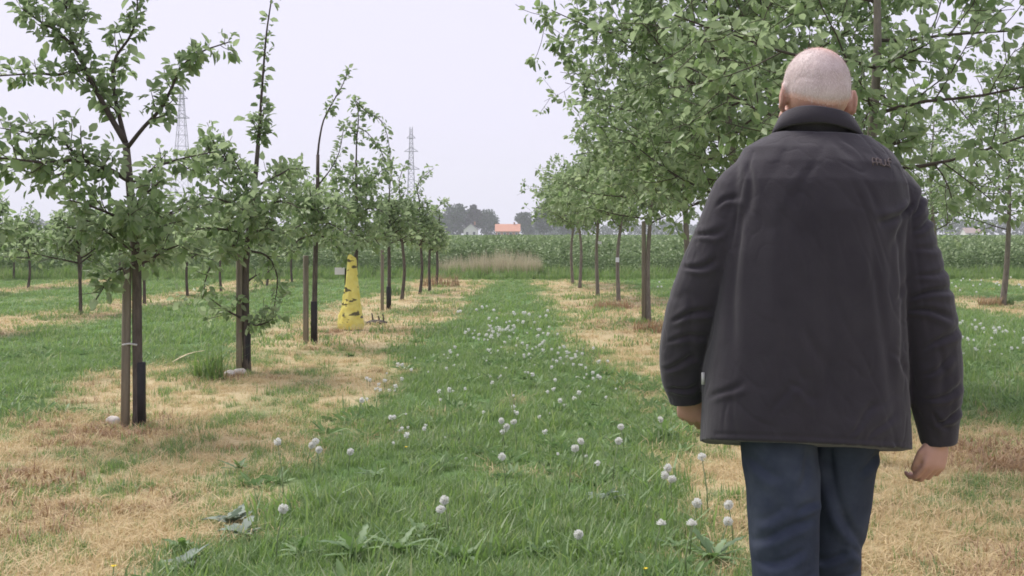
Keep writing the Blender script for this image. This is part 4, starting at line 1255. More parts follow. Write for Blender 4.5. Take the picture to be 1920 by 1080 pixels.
# dandelions
def dandelions():
    rng = np.random.default_rng(77)
    mw, n, p, out = new_mat('seed_fluff')
    p.inputs['Base Color'].default_value = (.8, .8, .76, 1); p.inputs['Roughness'].default_value = .9
    tl = n.nodes.new('ShaderNodeBsdfTranslucent'); tl.inputs[0].default_value = (.85, .86, .82, 1)
    ms = n.nodes.new('ShaderNodeMixShader'); ms.inputs[0].default_value = .45
    n.links.new(p.outputs[0], ms.inputs[1]); n.links.new(tl.outputs[0], ms.inputs[2]); n.links.new(ms.outputs[0], out.inputs['Surface'])
    mst = simple('dandelion_stem', (.13, .19, .08), (.24, .29, .15), 20, .6, 0)
    mye = simple('dandelion_yellow', (.75, .55, .03), (.8, .65, .06), 20, .7, 0)
    def fluff(n, r, w):
        d = rnd_dirs(rng, n)
        k = rnd_dirs(rng, n); s = norm(np.cross(d, k)); u = np.cross(d, s)
        base = d * r * .25; e = d * r * rng.uniform(.8, 1.05, (n, 1))
        V = np.stack([base, e - s * w, e + s * w, e - u * w, e + u * w, e + d * r * .03], 1).reshape(-1, 3)
        b = np.arange(n)[:, None] * 6
        T = np.concatenate([b + [0, 1, 2], b + [1, 5, 2], b + [3, 5, 4]])
        c = MB(); c.ball([0, 0, 0], r * (.2 if n > 60 else .5), nu=8, nv=6); c.add(V, None, T)
        return c
    mco = simple('dandelion_core', (.3, .28, .2), (.45, .42, .32), 20, .8, 0)
    def clock(blown):
        c = fluff(260, .0195, .0021)
        V = c.V[1].reshape(-1, 6, 3); d = norm(V[:, 5]); k = rnd_dirs(rng, 1)[0]; k[2] = abs(k[2])
        keep = (d @ k < 1 - blown) | (rng.uniform(size=len(d)) < .12)
        V = (V[keep] * np.array([1, 1, rng.uniform(.8, 1.05)])).reshape(-1, 3)
        n0 = len(c.V[0]); bb = np.arange(keep.sum())[:, None] * 6 + n0
        c.V[1] = V; c.T[1] = np.concatenate([bb + [0, 1, 2], bb + [1, 5, 2], bb + [3, 5, 4]]); c.n = n0 + len(V)
        me_ = c.mesh('seed_head', [mw, mco])
        nq = sum(len(q) for q in c.Q); nc = len(c.T[0]); nt2 = len(c.T[1])
        me_.polygons.foreach_set('material_index', np.concatenate([np.ones(nq), np.ones(nc), np.zeros(nt2)]).astype(np.int32))
        return me_
    heads = [clock(q) for q in (0, .35, .1, .7, .05)]
    def half(r):
        c = fluff(170, r * .95, .0024); V = np.concatenate(c.V); c.V = [np.where(V[:, 2:3] < 0, V * [1, 1, .15], V)]
        return c.mesh('seed_head', [mw])
    heads.append(half(.02))
    small = [fluff(26, r_, .0052) for r_ in (.0145, .0165, .0185)]
    def stem_mesh(h, bend):
        b = MB(); b.tube([[0, 0, -.01], [bend * .3, 0, h * .5], [bend, 0, h]], [.0028, .0025, .002], 5); return b.mesh('stem', [mst])
    stems = [(h, bd, stem_mesh(h, bd)) for h, bd in ((.1, .01), (.14, .03), (.17, -.02), (.22, .03), (.27, -.03))]
    whole = []
    for i, f in enumerate(small):
        b = MB(); h = (.06, .085, .12)[i]
        V = np.concatenate(f.V) + [0, 0, h]
        f.V = [V]
        nt_ = sum(len(q) for q in f.T); nq_ = sum(len(q) for q in f.Q)
        f.tube([[0, 0, -.01], [0, 0, h]], [.002, .002], 3, False)
        nq2 = sum(len(q) for q in f.Q)
        me_ = f.mesh('dandelion', [mw, mst])
        me_.polygons.foreach_set('material_index', np.concatenate([np.zeros(nq_), np.ones(nq2 - nq_), np.zeros(nt_)]).astype(np.int32))
        whole.append(me_)
    count = 0
    GR = 'dandelion seed heads in the grass lane'
    def near(px, py, si, lb, hd=None, grp=GR, sc=1.):
        """px, py is the seed head; the stem drops to the turf below"""
        nonlocal count
        h, bd, sm = stems[si]
        # ground point under the head: CH - h = (py - HZ)/F*Y
        Y = F * (CH - h * sc - .0) / (py - HZ); x = (px - 960) / F * Y
        r = empty('dandelion', (x - bd * sc, Y, float(gh(x, Y))), lb, 'dandelion', grp)
        r.scale = (sc, sc, sc)
        link('stem', sm, r)
        o = link('seed_head', heads[-1 if hd is not None else count % 5], r, (bd, 0, h))
        o.rotation_euler = (rng.uniform(0, 6), rng.uniform(0, 6), 0) if hd is None else (0, 0, 0)
        count += 1
    named = [(531, 955, 3, 'single round dandelion clock at the lower left of the lane'), (833, 944, 2, 'upper dandelion clock of the pair in the lower middle of the lane'), (826, 961, 1, 'lower dandelion clock of the pair in the lower middle of the lane'),
             (941, 860, 2, 'single dandelion clock in the centre of the lane'), (1297, 989, 3, 'largest half open dandelion clock near the man\'s left leg'), (1240, 990, 1, 'flat dandelion clock left of the largest one'),
             (1307, 950, 3, 'faint dandelion clock above the largest one near the leg'), (1366, 955, 2, 'dandelion clock closest to the man\'s left leg'), (1316, 865, 4, 'tall stalked dandelion clock left of the man\'s thigh'),
             (1085, 1010, 0, 'small low dandelion clock at the lower right of the lane'), (1160, 829, 3, 'tall dandelion clock below the man\'s left hand, on a pale stalk'), (1078, 844, 3, 'lower clock of the dandelion pair right of the lane centre'),
             (1089, 828, 2, 'upper clock of the dandelion pair right of the lane centre'), (1238, 787, 2, 'bright dandelion clock just left of the man\'s hand'), (1164, 801, 2, 'dandelion clock above the tall one below the hand'),
             (1252, 884, 2, 'upper clock of the shaggy dandelion bunch right of the lane'), (1246, 898, 1, 'lower left clock of the shaggy dandelion bunch'), (1260, 905, 1, 'lower right clock of the shaggy dandelion bunch'),
             (592, 826, 2, 'shaggy dandelion clock at the left edge of the lane'), (585, 833, 1, 'left companion of the shaggy clock at the lane edge'), (598, 842, 1, 'lowest clock of the trio at the left lane edge'), (520, 828, 4, 'spent dandelion clock on a leaning pale stalk at the dry edge'),
             (940, 787, 2, 'left clock of the bright bunch in the upper middle lane'), (963, 789, 2, 'right clock of the bright bunch in the upper middle lane'), (950, 798, 1, 'middle clock of the bright bunch in the upper middle lane'),
             (1365, 985, 1, 'small dandelion clock touching the left trouser leg'), (679, 751, 1, 'dandelion clock at the left lane edge left of the leaf patch'), (657, 847, 0, 'low dandelion clock beside the trio at the left lane edge')]
    for a in named: near(a[0], a[1], a[2], a[3], 3 if 'half open' in a[3] or 'flat' in a[3] else None, sc=1.05)
    # middle distance: heads seen in the photograph as loose clusters
    pts = []
    def cl(cx, cy, sx, sy, n, where):
        for _ in range(n): pts.append((cx + rng.normal() * sx, cy + rng.normal() * sy, where))
    cl(945, 615, 22, 8, 36, 'in the dense white patch far up the lane'); cl(905, 625, 22, 10, 16, 'on the left fringe of the dense far patch in the lane'); cl(1010, 630, 22, 12, 18, 'on the right fringe of the dense far patch in the lane'); cl(1070, 665, 25, 10, 20, 'in the small white patch on the right side of the lane'); cl(940, 650, 40, 10, 18, 'just in front of the dense far patch in the lane')
    cl(1090, 690, 20, 10, 9, 'in front of the small white patch on the right of the lane'); cl(840, 660, 25, 10, 9, 'left of the dense far patch in the lane'); cl(970, 690, 60, 14, 18, 'in the loose scatter across the middle of the lane'); cl(720, 720, 30, 12, 13, 'in the loose patch along the left edge of the lane'); cl(840, 732, 14, 5, 5, 'in the little trio left of the lane middle')
    cl(1010, 730, 70, 12, 10, 'right of the lane middle below the loose scatter'); cl(780, 790, 60, 16, 10, 'in the near left part of the lane'); cl(990, 590, 28, 6, 12, 'beyond the dense white patch in the lane'); cl(905, 580, 18, 5, 7, 'farthest up the left side of the lane'); cl(760, 690, 20, 8, 6, 'at the left lane edge beside the dry strip'); cl(1120, 720, 30, 14, 6, 'near the right dry strip, halfway up'); cl(960, 765, 60, 12, 6, 'just beyond the bright near bunch in the lane')
    for i in range(10): pts.append((rng.uniform(700, 1150), rng.uniform(780, 870), 'scattered singly in the nearer lane'))
    right = [(rng.uniform(1800, 1950), 600 + 60 * rng.uniform() ** 1.2, None) for _ in range(58)] + [(rng.uniform(1770, 1930), rng.uniform(518, 548), 'beyond the dry strip of the lone layered tree') for _ in range(26)] + [(rng.uniform(1230, 1270), rng.uniform(520, 540), 'far off between the right trunks and the man\'s sleeve') for _ in range(6)]
    right = [q if q[2] else (q[0], q[1], 'right of the man, ' + ('nearest the camera' if q[1] > 632 else 'below the dry strip' if q[1] < 612 else 'in the middle of that lane') + (' by the picture edge' if q[0] > 1872 else ' by his sleeve')) for q in right]
    pts = [(q[0], q[1], q[2] + (', left half' if q[0] < 938 else ', right half') if q[2].startswith('in the dense') else q[2]) for q in pts]
    pts = [q for q in pts if q[1] < 900 and q[1] > 560]
    left = 300 - len(named)
    allp = pts + right
    allp.sort(key=lambda q: -q[1])
    rest = MB()
    for i, (px, py, where) in enumerate(allp):
        h = rng.uniform(.05, .13)
        Y = F * (CH - h) / (py - HZ); x = (px - 960) / F * Y
        if i < left:
            o = link('dandelion', whole[i % 3], None, (x, Y, float(gh(x, Y)) + h - (.06, .085, .12)[i % 3]))
            s = rng.uniform(.55, 1.2) * (1.2 if Y > 14 else 1); o.scale = (s, s, s); o.location.z = min(o.location.z, .02)
            o.rotation_euler = (0, 0, rng.uniform(0, 6))
            tag(o, 'white dandelion ' + where, 'dandelion', 'small dandelion clocks ' + where)
        else:
            rest.ball([x, Y, h], .024, nu=6, nv=4)
    if rest.n:
        tag(rest.build('dandelion_scatter', mw), 'smallest far dandelion clocks in the lanes', None, None, 'stuff')
    for px, py, lb in ((213, 1060, 'single yellow dandelion flower at the bottom left'), (1209, 1076, 'yellow dandelion flower at the bottom right of the lane'), (761, 840, 'tiny yellow flower halfway up the lane')):
        Y = F * (CH - .05) / (py - HZ); x = (px - 960) / F * Y
        r = empty('yellow_dandelion', (x, Y, float(gh(x, Y))), lb, 'flower')
        b = MB(); b.tube([[0, 0, -.01], [0, 0, .05]], [.0025, .0022], 5); b.build('stem', mst, r)
        b = MB(); a = np.arange(24) * 2.4
        for k_ in range(24):
            rr = .016 * (.4 + .6 * k_ / 24); d = np.array([math.cos(a[k_]), math.sin(a[k_]), 0]); s = np.array([-d[1], d[0], 0]) * .0025
            b.add([np.array([0, 0, .048]), d * rr * .6 - s + [0, 0, .056], d * rr + [0, 0, .055], d * rr * .6 + s + [0, 0, .056]], [[0, 1, 2, 3]])
        b.build('flower_head', mye, r, False)
dandelions()

# ------------------------------------------------------------------ the man walking away
MS = 747.0; MX0 = 1530.0; MY = F / MS
def mx_(px): return (px - MX0) / MS
def mz_(py): return CH - (py - HZ) / MS

def ring(cx, cy, z, rx, ry, n=48, e=2.4, tilt=0., ytilt=0.):
    th = np.arange(n) * 2 * np.pi / n
    c, s = np.cos(th), np.sin(th)
    x = np.sign(c) * np.abs(c) ** (2 / e) * rx; y = np.sign(s) * np.abs(s) ** (2 / e) * ry
    return np.stack([cx + x, cy + y, z + tilt * x + ytilt * y], -1)

def rot_from(d, up=(0, 0, 1)):
    d = norm(d); s = norm(np.cross(d, up)); u = np.cross(s, d)
    return np.stack([s, d, u], -1)

def hand(mb, wrist, fdir, back, side, s=1.0, curl=(.5, .9, .7)):
    """wrist point, direction of the fingers, direction the back of the hand faces, direction of the thumb"""
    fdir = norm(fdir); back = norm(np.asarray(back) - fdir * np.dot(back, fdir)); th = norm(np.asarray(side) - fdir * np.dot(side, fdir) - back * np.dot(side, back))
    W = np.asarray(wrist, float)
    R = np.stack([th, fdir, back], -1)
    mb.ball(W + fdir * .05 * s, np.array([.041, .052, .0155]) * s, R, 14, 10)
    mb.ball(W + fdir * .07 * s, np.array([.042, .03, .0145]) * s, R, 14, 10)
    mb.chain([W - fdir * .05 * s, W + fdir * .015 * s], [.026 * s, .024 * s])
    lens = [(.044, .026, .021), (.048, .03, .022), (.045, .028, .022), (.035, .021, .019)]
    rads = [.0088, .009, .0085, .0075]
    for i in range(4):
        off = (.0315 - .021 * i) * s
        p = W + fdir * (.092 - .004 * abs(i - 1)) * s + th * off
        d = fdir.copy(); P = [p - fdir * .022 * s, p]; Rr = [rads[i] * 1.1 * s, rads[i] * 1.08 * s]
        ang = 0
        for L, c in zip(lens[i], curl):
            ang += c * (1 + .08 * i)
            dd = fdir * math.cos(ang) - back * math.sin(ang) + th * (.06 * (1.5 - i)) * math.cos(ang)
            p = p + norm(dd) * L * s; P.append(p); Rr.append(Rr[-1] * .92)
        mb.chain(P, Rr, 10)
    p = W + fdir * .022 * s + th * .026 * s - back * .004 * s
    P = [p]
    for L, v in ((.040, th * .42 + fdir * .85 - back * .25), (.032, th * .0 + fdir * .95 - back * .35), (.024, -th * .2 + fdir * .9 - back * .5)):
        p = p + norm(v) * L * s; P.append(p)
    mb.chain(P, np.array([.0125, .0115, .0098, .0085]) * s, 10)

def N0_(x): return norm(x)

def build_man():
    root = empty('person', ((MX0 - 960) / F * MY, MY, 0), 'balding grey haired man in a dark jacket and jeans walking away up the lane', 'person')
    # ---- skin material
    ms, n, p, out = new_mat('skin')
    x = noise_node(n, 26, 5, .6); x2 = noise_node(n, 7, 3, .5)
    r = ramp(n, [(.3, (.42, .22, .165)), (.7, (.54, .32, .25))], x2.outputs['Fac'])
    n.links.new(r.outputs[0], p.inputs['Base Color'])
    p.inputs['Roughness'].default_value = .5
    p.inputs['Subsurface Weight'].default_value = .12
    p.inputs['Subsurface Radius'].default_value = (.012, .005, .003)
    bump(n, p, x.outputs['Fac'], .25, .002)
    # ---- body: one continuous surface
    b = MB()
    hx, hy = mx_(1545), .085
    tilt = Matrix.Rotation(math.radians(5), 3, 'Y') @ Matrix.Rotation(math.radians(4), 3, 'Z')
    RT = np.array(tilt)
    hc = np.array([hx, hy, 1.668])
    def hp(v): return hc + RT @ np.asarray(v, float)
    b.ball(hp([0, .0, .014]), [.083, .102, .099], RT, 28, 20)          # cranium
    b.ball(hp([0, -.03, -.005]), [.077, .075, .08], RT, 24, 16)        # occiput
    b.ball(hp([0, .045, -.055]), [.062, .062, .075], RT, 22, 14)       # face
    b.ball(hp([0, .062, -.095]), [.042, .045, .035], RT, 18, 12)       # chin
    b.ball(hp([0, .098, .01]), [.05, .018, .014], RT, 14, 10)          # brow
    b.chain([hp([0, .1, 0]), hp([0, .118, -.03]), hp([0, .122, -.04])], [.010, .013, .014])   # nose
    b.ball(hp([0, .103, -.066]), [.024, .012, .008], RT, 12, 8)        # lips
    b.ball(hp([0, .101, -.078]), [.021, .012, .008], RT, 12, 8)
    for s in (-1, 1):
        b.ball(hp([s * .03, .088, -.008]), [.014, .013, .011], RT, 12, 8)   # eye
        b.ball(hp([s * .045, .07, -.04]), [.022, .03, .025], RT, 12, 8)     # cheek
        b.ball(hp([s * .062, .03, -.07]), [.02, .03, .03], RT, 12, 8)       # jaw corner
        # ear: helix rim, antihelix plate, lobe
        E = []
        for a in np.linspace(-.6, 4.2, 12):
            E.append(hp([s * (.079 + .009 * max(0, math.cos(a * .6 - 1.2)) + .004 + .011 * (s > 0)), .004 - .017 * math.sin(a) - .006, -.018 + .030 * math.cos(a)]))
        b.chain(E, .0048, 8)
        b.ball(hp([s * (.084 + .006 * (s > 0)), -.002, -.02]), [.011 + .004 * (s > 0), .016, .029], RT, 12, 8)
        b.ball(hp([s * .082, .004, -.05]), [.007, .009, .011], RT, 10, 8)
    nb = np.array([.012, .055, 1.50])
    b.loft([ring(nb[0] + (hx - nb[0]) * t * .9, .03 + (hy - .045) * t, 1.47 + .15 * t, .068 - .008 * t, .066 - .004 * t, 24, 2.1) for t in np.linspace(0, 1, 6)])
    b.ball([.005, .03, 1.40], [.165, .09, .1]); b.ball([0, 0, 1.22], [.165, .11, .2]); b.ball([-.01, 0, 1.0], [.17, .115, .14])
    LA = np.array([[mx_(1410), .03, 1.42], [mx_(1308), .03, 1.155], [mx_(1292), .10, .90]])
    RA = np.array([[mx_(1668), .03, 1.42], [mx_(1738), -.01, 1.135], [mx_(1757), -.0, .80]])
    b.chain(LA, [.042, .036, .028]); b.chain(RA, [.042, .036, .028])
    hand(b, [mx_(1306), .115, .9], [.05, .25, -1], [-.5, -.85, -.1], [.85, -.4, -.0], .95, (.75, 1.0, .8))
    hand(b, [mx_(1757), -.02, .796], [-.2, .0, -1], [.35, -.92, 0], [-.92, -.35, 0], .88, (.55, .75, .6))
    LL = [np.array([-.1, .0, .92]), np.array([mx_(1465), -.03, .47]), np.array([mx_(1470), -.22, .11])]
    RL = [np.array([.085, .02, .92]), np.array([mx_(1583), .11, .47]), np.array([mx_(1580), .13, .09])]
    b.chain(LL, [.085, .055, .036]); b.chain(RL, [.085, .055, .036])
    for L in (LL, RL): b.chain([L[2], L[2] + [0, .12, -.05]], [.036, .03])
    V, Q, Nn = remesh(b, .0042, 3, .5)
    me = mesh_np('body', V, [Q], [ms])
    link('body', me, root)
    # ---- cropped hair
    mh, n, p, out = new_mat('cropped_grey_hair')
    a = N_(n, 'ShaderNodeAttribute', attribute_name='tint')
    r = ramp(n, [(0, (.56, .45, .43)), (.5, (.78, .68, .665)), (1, (.86, .8, .79))], a.outputs['Fac'])
    n.links.new(r.outputs[0], p.inputs['Base Color']); p.inputs['Roughness'].default_value = .6
    rng = np.random.default_rng(3)
    loc = (V - hc) @ RT           # into head space
    rr = np.hypot(loc[:, 0] / .082, (loc[:, 1] + .0) / .1)
    back = sstep(.06, -.02, loc[:, 1])
    hairline = -.036 + .02 * np.abs(loc[:, 0] / .08) ** 2 + .085 * sstep(-.02, .05, loc[:, 1])
    dens = sstep(hairline - .008, hairline + .022, loc[:, 2])
    crown = 1 - .97 * np.exp(-(((loc[:, 0] - .018) / .062) ** 2 + ((loc[:, 1] - .0) / .085) ** 2)) * sstep(.015, .07, loc[:, 2])
    front = 1 - sstep(.0, .06, loc[:, 1]) * (loc[:, 2] > .04)
    ear = (np.abs(loc[:, 0]) > .0885) & (np.abs(loc[:, 1]) < .035) & (loc[:, 2] < .02)
    dens = dens * crown * front * (~ear) * (loc[:, 1] < .07) * (loc[:, 2] > -.09) * (np.abs(loc[:, 0]) < .1)
    # short pile: a thin layer over the scalp that thins out towards crown and nape, with loose hair ends standing off it
    cov = np.clip(dens * 1.15, 0, 1)
    for _ in range(6):                                   # even the cover out over neighbouring points
        acc = np.zeros(len(V)); cnt = np.zeros(len(V))
        for k in range(4):
            np.add.at(acc, Q[:, k], cov[Q[:, (k + 1) % 4]] + cov[Q[:, (k + 2) % 4]]); np.add.at(cnt, Q[:, k], 2)
        cov = .5 * cov + .5 * acc / np.maximum(cnt, 1)
    fq = Q[(cov[Q] > .03).all(1)]
    used, inv = np.unique(fq, return_inverse=True)
    Hc = V[used] + N0_(Nn[used]) * (.0002 + .0022 * cov[used])[:, None]
    mh2, n, p, out = new_mat('thin_white_hair')
    a = N_(n, 'ShaderNodeAttribute', attribute_name='tint')
    x = noise_node(n, 190, 3, .6); x2 = noise_node(n, 22, 4, .6)
    hr = ramp(n, [(.25, (.43, .335, .315)), (.75, (.60, .50, .48))], x2.outputs['Fac'])
    sk = ramp(n, [(.3, (.54, .315, .245)), (.7, (.65, .40, .32))], x2.outputs['Fac'])
    mm = N_(n, 'ShaderNodeMix', data_type='RGBA')
    n.links.new(a.outputs['Fac'], mm.inputs[0]); n.links.new(sk.outputs[0], mm.inputs[6]); n.links.new(hr.outputs[0], mm.inputs[7])
    n.links.new(mm.outputs[2], p.inputs['Base Color']); p.inputs['Roughness'].default_value = .6
    bump(n, p, x.outputs['Fac'], .22, .0015)
    hair = link('hair', mesh_np('hair', Hc, [inv.reshape(-1, 4)], [mh2], True, {'tint': sstep(.05, .8, cov[used])}), root)
    idx = rng.choice(len(V), 9000, p=dens / dens.sum())
    P = V[idx] + rng.normal(size=(len(idx), 3)) * .0018 + Nn[idx] * .001
    N0 = Nn[idx]; dn = np.array([0, -.25, -1.0]); T0 = norm(dn - N0 * (N0 @ dn)[:, None])
    D = norm(N0 * .35 + T0 * .9 + rng.normal(size=(len(idx), 3)) * .15)
    S = norm(np.cross(D, N0)) * .0004
    L = rng.uniform(.004, .008, (len(idx), 1))
    Hv = np.stack([P - S, P + S, P + D * L], 1).reshape(-1, 3)
    Ht = np.arange(len(Hv)).reshape(-1, 3)
    hm = mesh_np('hair_ends', Hv, [Ht], [mh], True, {'tint': np.full(len(Hv), .6)})
    hm.normals_split_custom_set_from_vertices(np.repeat(norm(N0), 3, 0).tolist())
    o = link('hair_ends', hm, hair); o['kind'] = 'stuff'

    # ---- jacket
    mj, n, p, out = new_mat('dark_jacket_cloth')
    x = noise_node(n, 420, 2, .5); x2 = noise_node(n, 9, 5, .6); x3 = noise_node(n, 34, 4, .6)
    r = ramp(n, [(.3, (.029, .0255, .032)), (.7, (.041, .0365, .044))], x2.outputs['Fac'])
    n.links.new(r.outputs[0], p.inputs['Base Color'])
    p.inputs['Roughness'].default_value = .85; p.inputs['Specular IOR Level'].default_value = .15
    p.inputs['Sheen Weight'].default_value = .2; p.inputs['Sheen Roughness'].default_value = .5
    b1 = n.nodes.new('ShaderNodeBump'); b1.inputs['Strength'].default_value = .12; b1.inputs['Distance'].default_value = .005
    n.links.new(x3.outputs['Fac'], b1.inputs['Height'])
    b2 = n.nodes.new('ShaderNodeBump'); b2.inputs['Strength'].default_value = .5; b2.inputs['Distance'].default_value = .0015
    n.links.new(x.outputs['Fac'], b2.inputs['Height']); n.links.new(b1.outputs[0], b2.inputs['Normal']); n.links.new(b2.outputs[0], p.inputs['Normal'])
    j = MB()
    tor = [(836, 1313, 1702, .172, 2.6, -.005), (785, 1316, 1700, .17, 2.6, -.005), (700, 1320, 1697, .166, 2.6, 0), (590, 1340, 1690, .16, 2.6, .0), (478, 1352, 1692, .155, 2.5, .005),
           (395, 1362, 1700, .15, 2.4, .01), (340, 1368, 1705, .142, 2.3, .016), (305, 1382, 1694, .126, 2.2, .022), (280, 1398, 1680, .107, 2.1, .03), (262, 1430, 1658, .09, 2.0, .038), (248, 1456, 1640, .08, 2, .045)]
    rings = []
    for py, l, r_, ry, e, cy in tor:
        rings.append(ring((mx_(l) + mx_(r_)) / 2, cy, mz_(py), (mx_(r_) - mx_(l)) / 2, ry, 56, e, tilt=(-.05 if py > 700 else -.04 if py < 300 else -.02), ytilt=-.2 * (py > 800) - .1 * (760 < py < 800)))
    j.loft(rings)
    def sleeve(pts):
        P = np.array([[mx_(a), y, mz_(c)] for a, c, y, r in pts]); R = np.array([r for *_, r in pts])
        nn = 26
        t = np.linspace(0, 1, nn)
        P2 = smooth_poly(P, nn); _, Ln = poly_at(P, [0])
        R2 = np.interp(np.linspace(0, len(P) - 1, nn), np.arange(len(P)), R)
        j.tube(P2, R2, 22); j.ball(P2[0], R2[0] * .99, nu=22, nv=14)
    sleeve([(1417, 328, .03, .058), (1387, 366, .02, .071), (1361, 440, .015, .075), (1331, 520, .03, .074), (1308, 590, .05, .073), (1291, 660, .075, .064), (1290, 715, .092, .058), (1294, 748, .1, .047), (1296, 768, .102, .042)])
    sleeve([(1656, 332, .03, .058), (1681, 372, .015, .069), (1698, 450, .0, .071), (1718, 530, -.01, .072), (1735, 600, -.015, .072), (1746, 680, -.015, .070), (1750, 745, -.015, .064), (1755, 800, -.01, .052), (1758, 832, -.008, .045)])
    V, Q, N0 = remesh(j, .0042, 7, .5)
    # folds: (x0, y0, x1, y1, width mm, depth mm) on the photograph, pressed into the cloth that faces backwards
    FO = [(1400, 296, 1384, 420, 11, 6), (1378, 392, 1356, 660, 12, 7), (1450, 400, 1436, 780, 22, 4.5), (1522, 380, 1532, 790, 24, 4), (1606, 440, 1646, 800, 20, 5), (1664, 430, 1668, 720, 13, 5), (1702, 384, 1618, 424, 11, 7),
          (1700, 372, 1640, 470, 12, 4), (1540, 262, 1490, 330, 20, 2), (1550, 262, 1612, 340, 20, 2.2), (1560, 262, 1640, 300, 14, 1.8), (1470, 268, 1420, 350, 18, 2.5), (1320, 745, 1376, 700, 9, 5), (1556, 794, 1612, 738, 11, 6),
          (1590, 806, 1646, 756, 10, 5), (1452, 706, 1506, 734, 12, 4), (1480, 600, 1520, 690, 18, 4), (1650, 560, 1690, 520, 11, 4), (1420, 760, 1470, 690, 14, 4), (1640, 650, 1690, 700, 12, 4),
          (1510, 300, 1450, 420, 16, 3), (1590, 340, 1640, 440, 15, 3.5), 
          # right sleeve
          (1694, 405, 1738, 362, 9, 7), (1694, 432, 1752, 408, 10, 6), (1698, 470, 1762, 455, 11, 4), (1690, 556, 1778, 536, 10, 8), (1690, 578, 1768, 588, 10, 8), (1698, 520, 1772, 500, 10, 5), (1716, 650, 1790, 604, 11, 6), (1712, 700, 1770, 660, 10, 5),
          (1718, 744, 1796, 716, 10, 6), (1738, 786, 1798, 762, 9, 6), (1730, 770, 1765, 800, 9, 5), (1740, 640, 1750, 760, 14, 4),
          # left sleeve
          (1338, 388, 1378, 366, 9, 6), (1302, 446, 1352, 428, 10, 5), (1284, 505, 1340, 488, 10, 6), (1262, 600, 1332, 578, 10, 7), (1256, 640, 1326, 626, 10, 5), (1248, 695, 1312, 668, 10, 6), (1258, 740, 1314, 726, 8, 6), (1290, 560, 1300, 700, 13, 4)]
    px = V[:, 0] * MS + MX0; py = HZ - (V[:, 2] - CH) * MS
    face = sstep(.3, -.25, N0[:, 1])
    disp = np.zeros(len(V))
    for x0, y0, x1, y1, w, a in FO:
        d = np.array([x1 - x0, y1 - y0], float); Ls = np.linalg.norm(d); d /= Ls
        rx, ry = px - x0, py - y0
        t = (rx * d[0] + ry * d[1]) / Ls; q = (-rx * d[1] + ry * d[0]) / MS * 1000
        q = q + 5 * np.sin(t * 5 + x0)
        end = sstep(-.12, .25, t) * (1 - sstep(.72, 1.12, t))
        ww = w * (.45 + .5 * np.clip(t, 0, 1)); a = a * (1.2 if x0 < 1316 or x0 > 1689 else .8)
        disp += end * a * .001 * (-np.exp(-(q / ww) ** 2) * .9 + .75 * np.exp(-((q - 1.8 * ww) / (1.4 * ww)) ** 2) + .4 * np.exp(-((q + 2.0 * ww) / (1.5 * ww)) ** 2))
    # loose drape and small cockles everywhere
    nz = np.array([mnoise.noise(Vector((v[0] * 9, v[1] * 9, v[2] * 2.2))) * .005 + mnoise.noise(Vector((v[0] * 20, v[1] * 20, v[2] * 12 + 5))) * .0009 for v in V])
    # fine irregular creases, as thin cloth takes when it is worn
    for k, (fx, fz, amp) in enumerate(((7, 3.2, .0022), (13, 9, .0014), (24, 17, .0008))):
        for i, v in enumerate(V):
            q = mnoise.noise(Vector((v[0] * fx + k * 9, v[1] * fx, v[2] * fz + .35 * v[0] * fx)))
            w = mnoise.noise(Vector((v[0] * 6 + 40 + k, v[1] * 6, v[2] * 5)))
            if w > -.1: nz[i] -= amp * min(1, (w + .1) * 4) * math.exp(-(q / .07) ** 2)
    # hem stitching line and cuff line
    hem = np.abs(V[:, 2] - (mz_(836) - .05 * (V[:, 0] + .03) - .2 * V[:, 1] + .014)) 
    disp -= .0022 * np.exp(-(hem / .0045) ** 2) * (np.abs(V[:, 0] + .03) < .24)
    # armhole, yoke and back seams
    for tr in ([(1408, 284), (1386, 340), (1374, 400), (1362, 470)], [(1676, 288), (1694, 345), (1697, 400), (1692, 470)]):
        for (xa, ya), (xb, yb) in zip(tr[:-1], tr[1:]):
            d = np.array([xb - xa, yb - ya], float); Ls = np.linalg.norm(d); d /= Ls
            t = ((px - xa) * d[0] + (py - ya) * d[1]) / Ls; q = (-(px - xa) * d[1] + (py - ya) * d[0]) / MS * 1000
            disp += ((t >= 0) & (t < 1)) * (-.0018 * np.exp(-(q / 3.2) ** 2) + .0011 * np.exp(-((q - 9) / 5) ** 2))
    V = V + N0 * (disp * face + nz)[:, None]
    me = mesh_np('jacket', V, [Q], [mj])
    jk = link('jacket', me, root)
    bv = BVHTree.FromPolygons([Vector(v) for v in V], Q.tolist())
    def on_back(x, z, off=.0015):
        h, nn, _, _ = bv.ray_cast(Vector((x, -1, z)), Vector((0, 1, 0)))
        if h is None: return np.array([x, -.12, z])
        return np.array(h) + np.array(nn) * off
    # collar: stand and fall, swept round the neck
    prof = [(-.004, -.06), (-.002, -.012), (.0, .004), (.005, .009), (.011, .006), (.017, -.012), (.0235, -.031), (.021, -.034), (.013, -.016), (.007, -.004), (.005, -.06)]
    c = MB(); rings = []
    for a in np.linspace(math.radians(-252), math.radians(72), 60):
        ca, sa = math.cos(a), math.sin(a)
        backness = max(0, -sa)
        k = 1.0 + .45 * abs(ca) ** 1.5
        rg = []
        for d, h in prof:
            dd = d * (1 + .7 * abs(ca)); hh = h * (1 + .25 * abs(ca)) if h < 0 else h
            wob = .0025 * mnoise.noise(Vector((ca * 2, sa * 2, h * 30)))
            x = mx_(1543) + (.080 + dd + wob) * ca; y = .058 + (.068 + dd + wob) * sa
            z = 1.611 + hh - .030 * (1 - backness) ** 1.3 - .07 * max(0, sa) - .012 * ca
            rg.append([x, y, z])
        rings.append(np.array(rg))
    c.loft(rings); c.build('collar', mj, root)
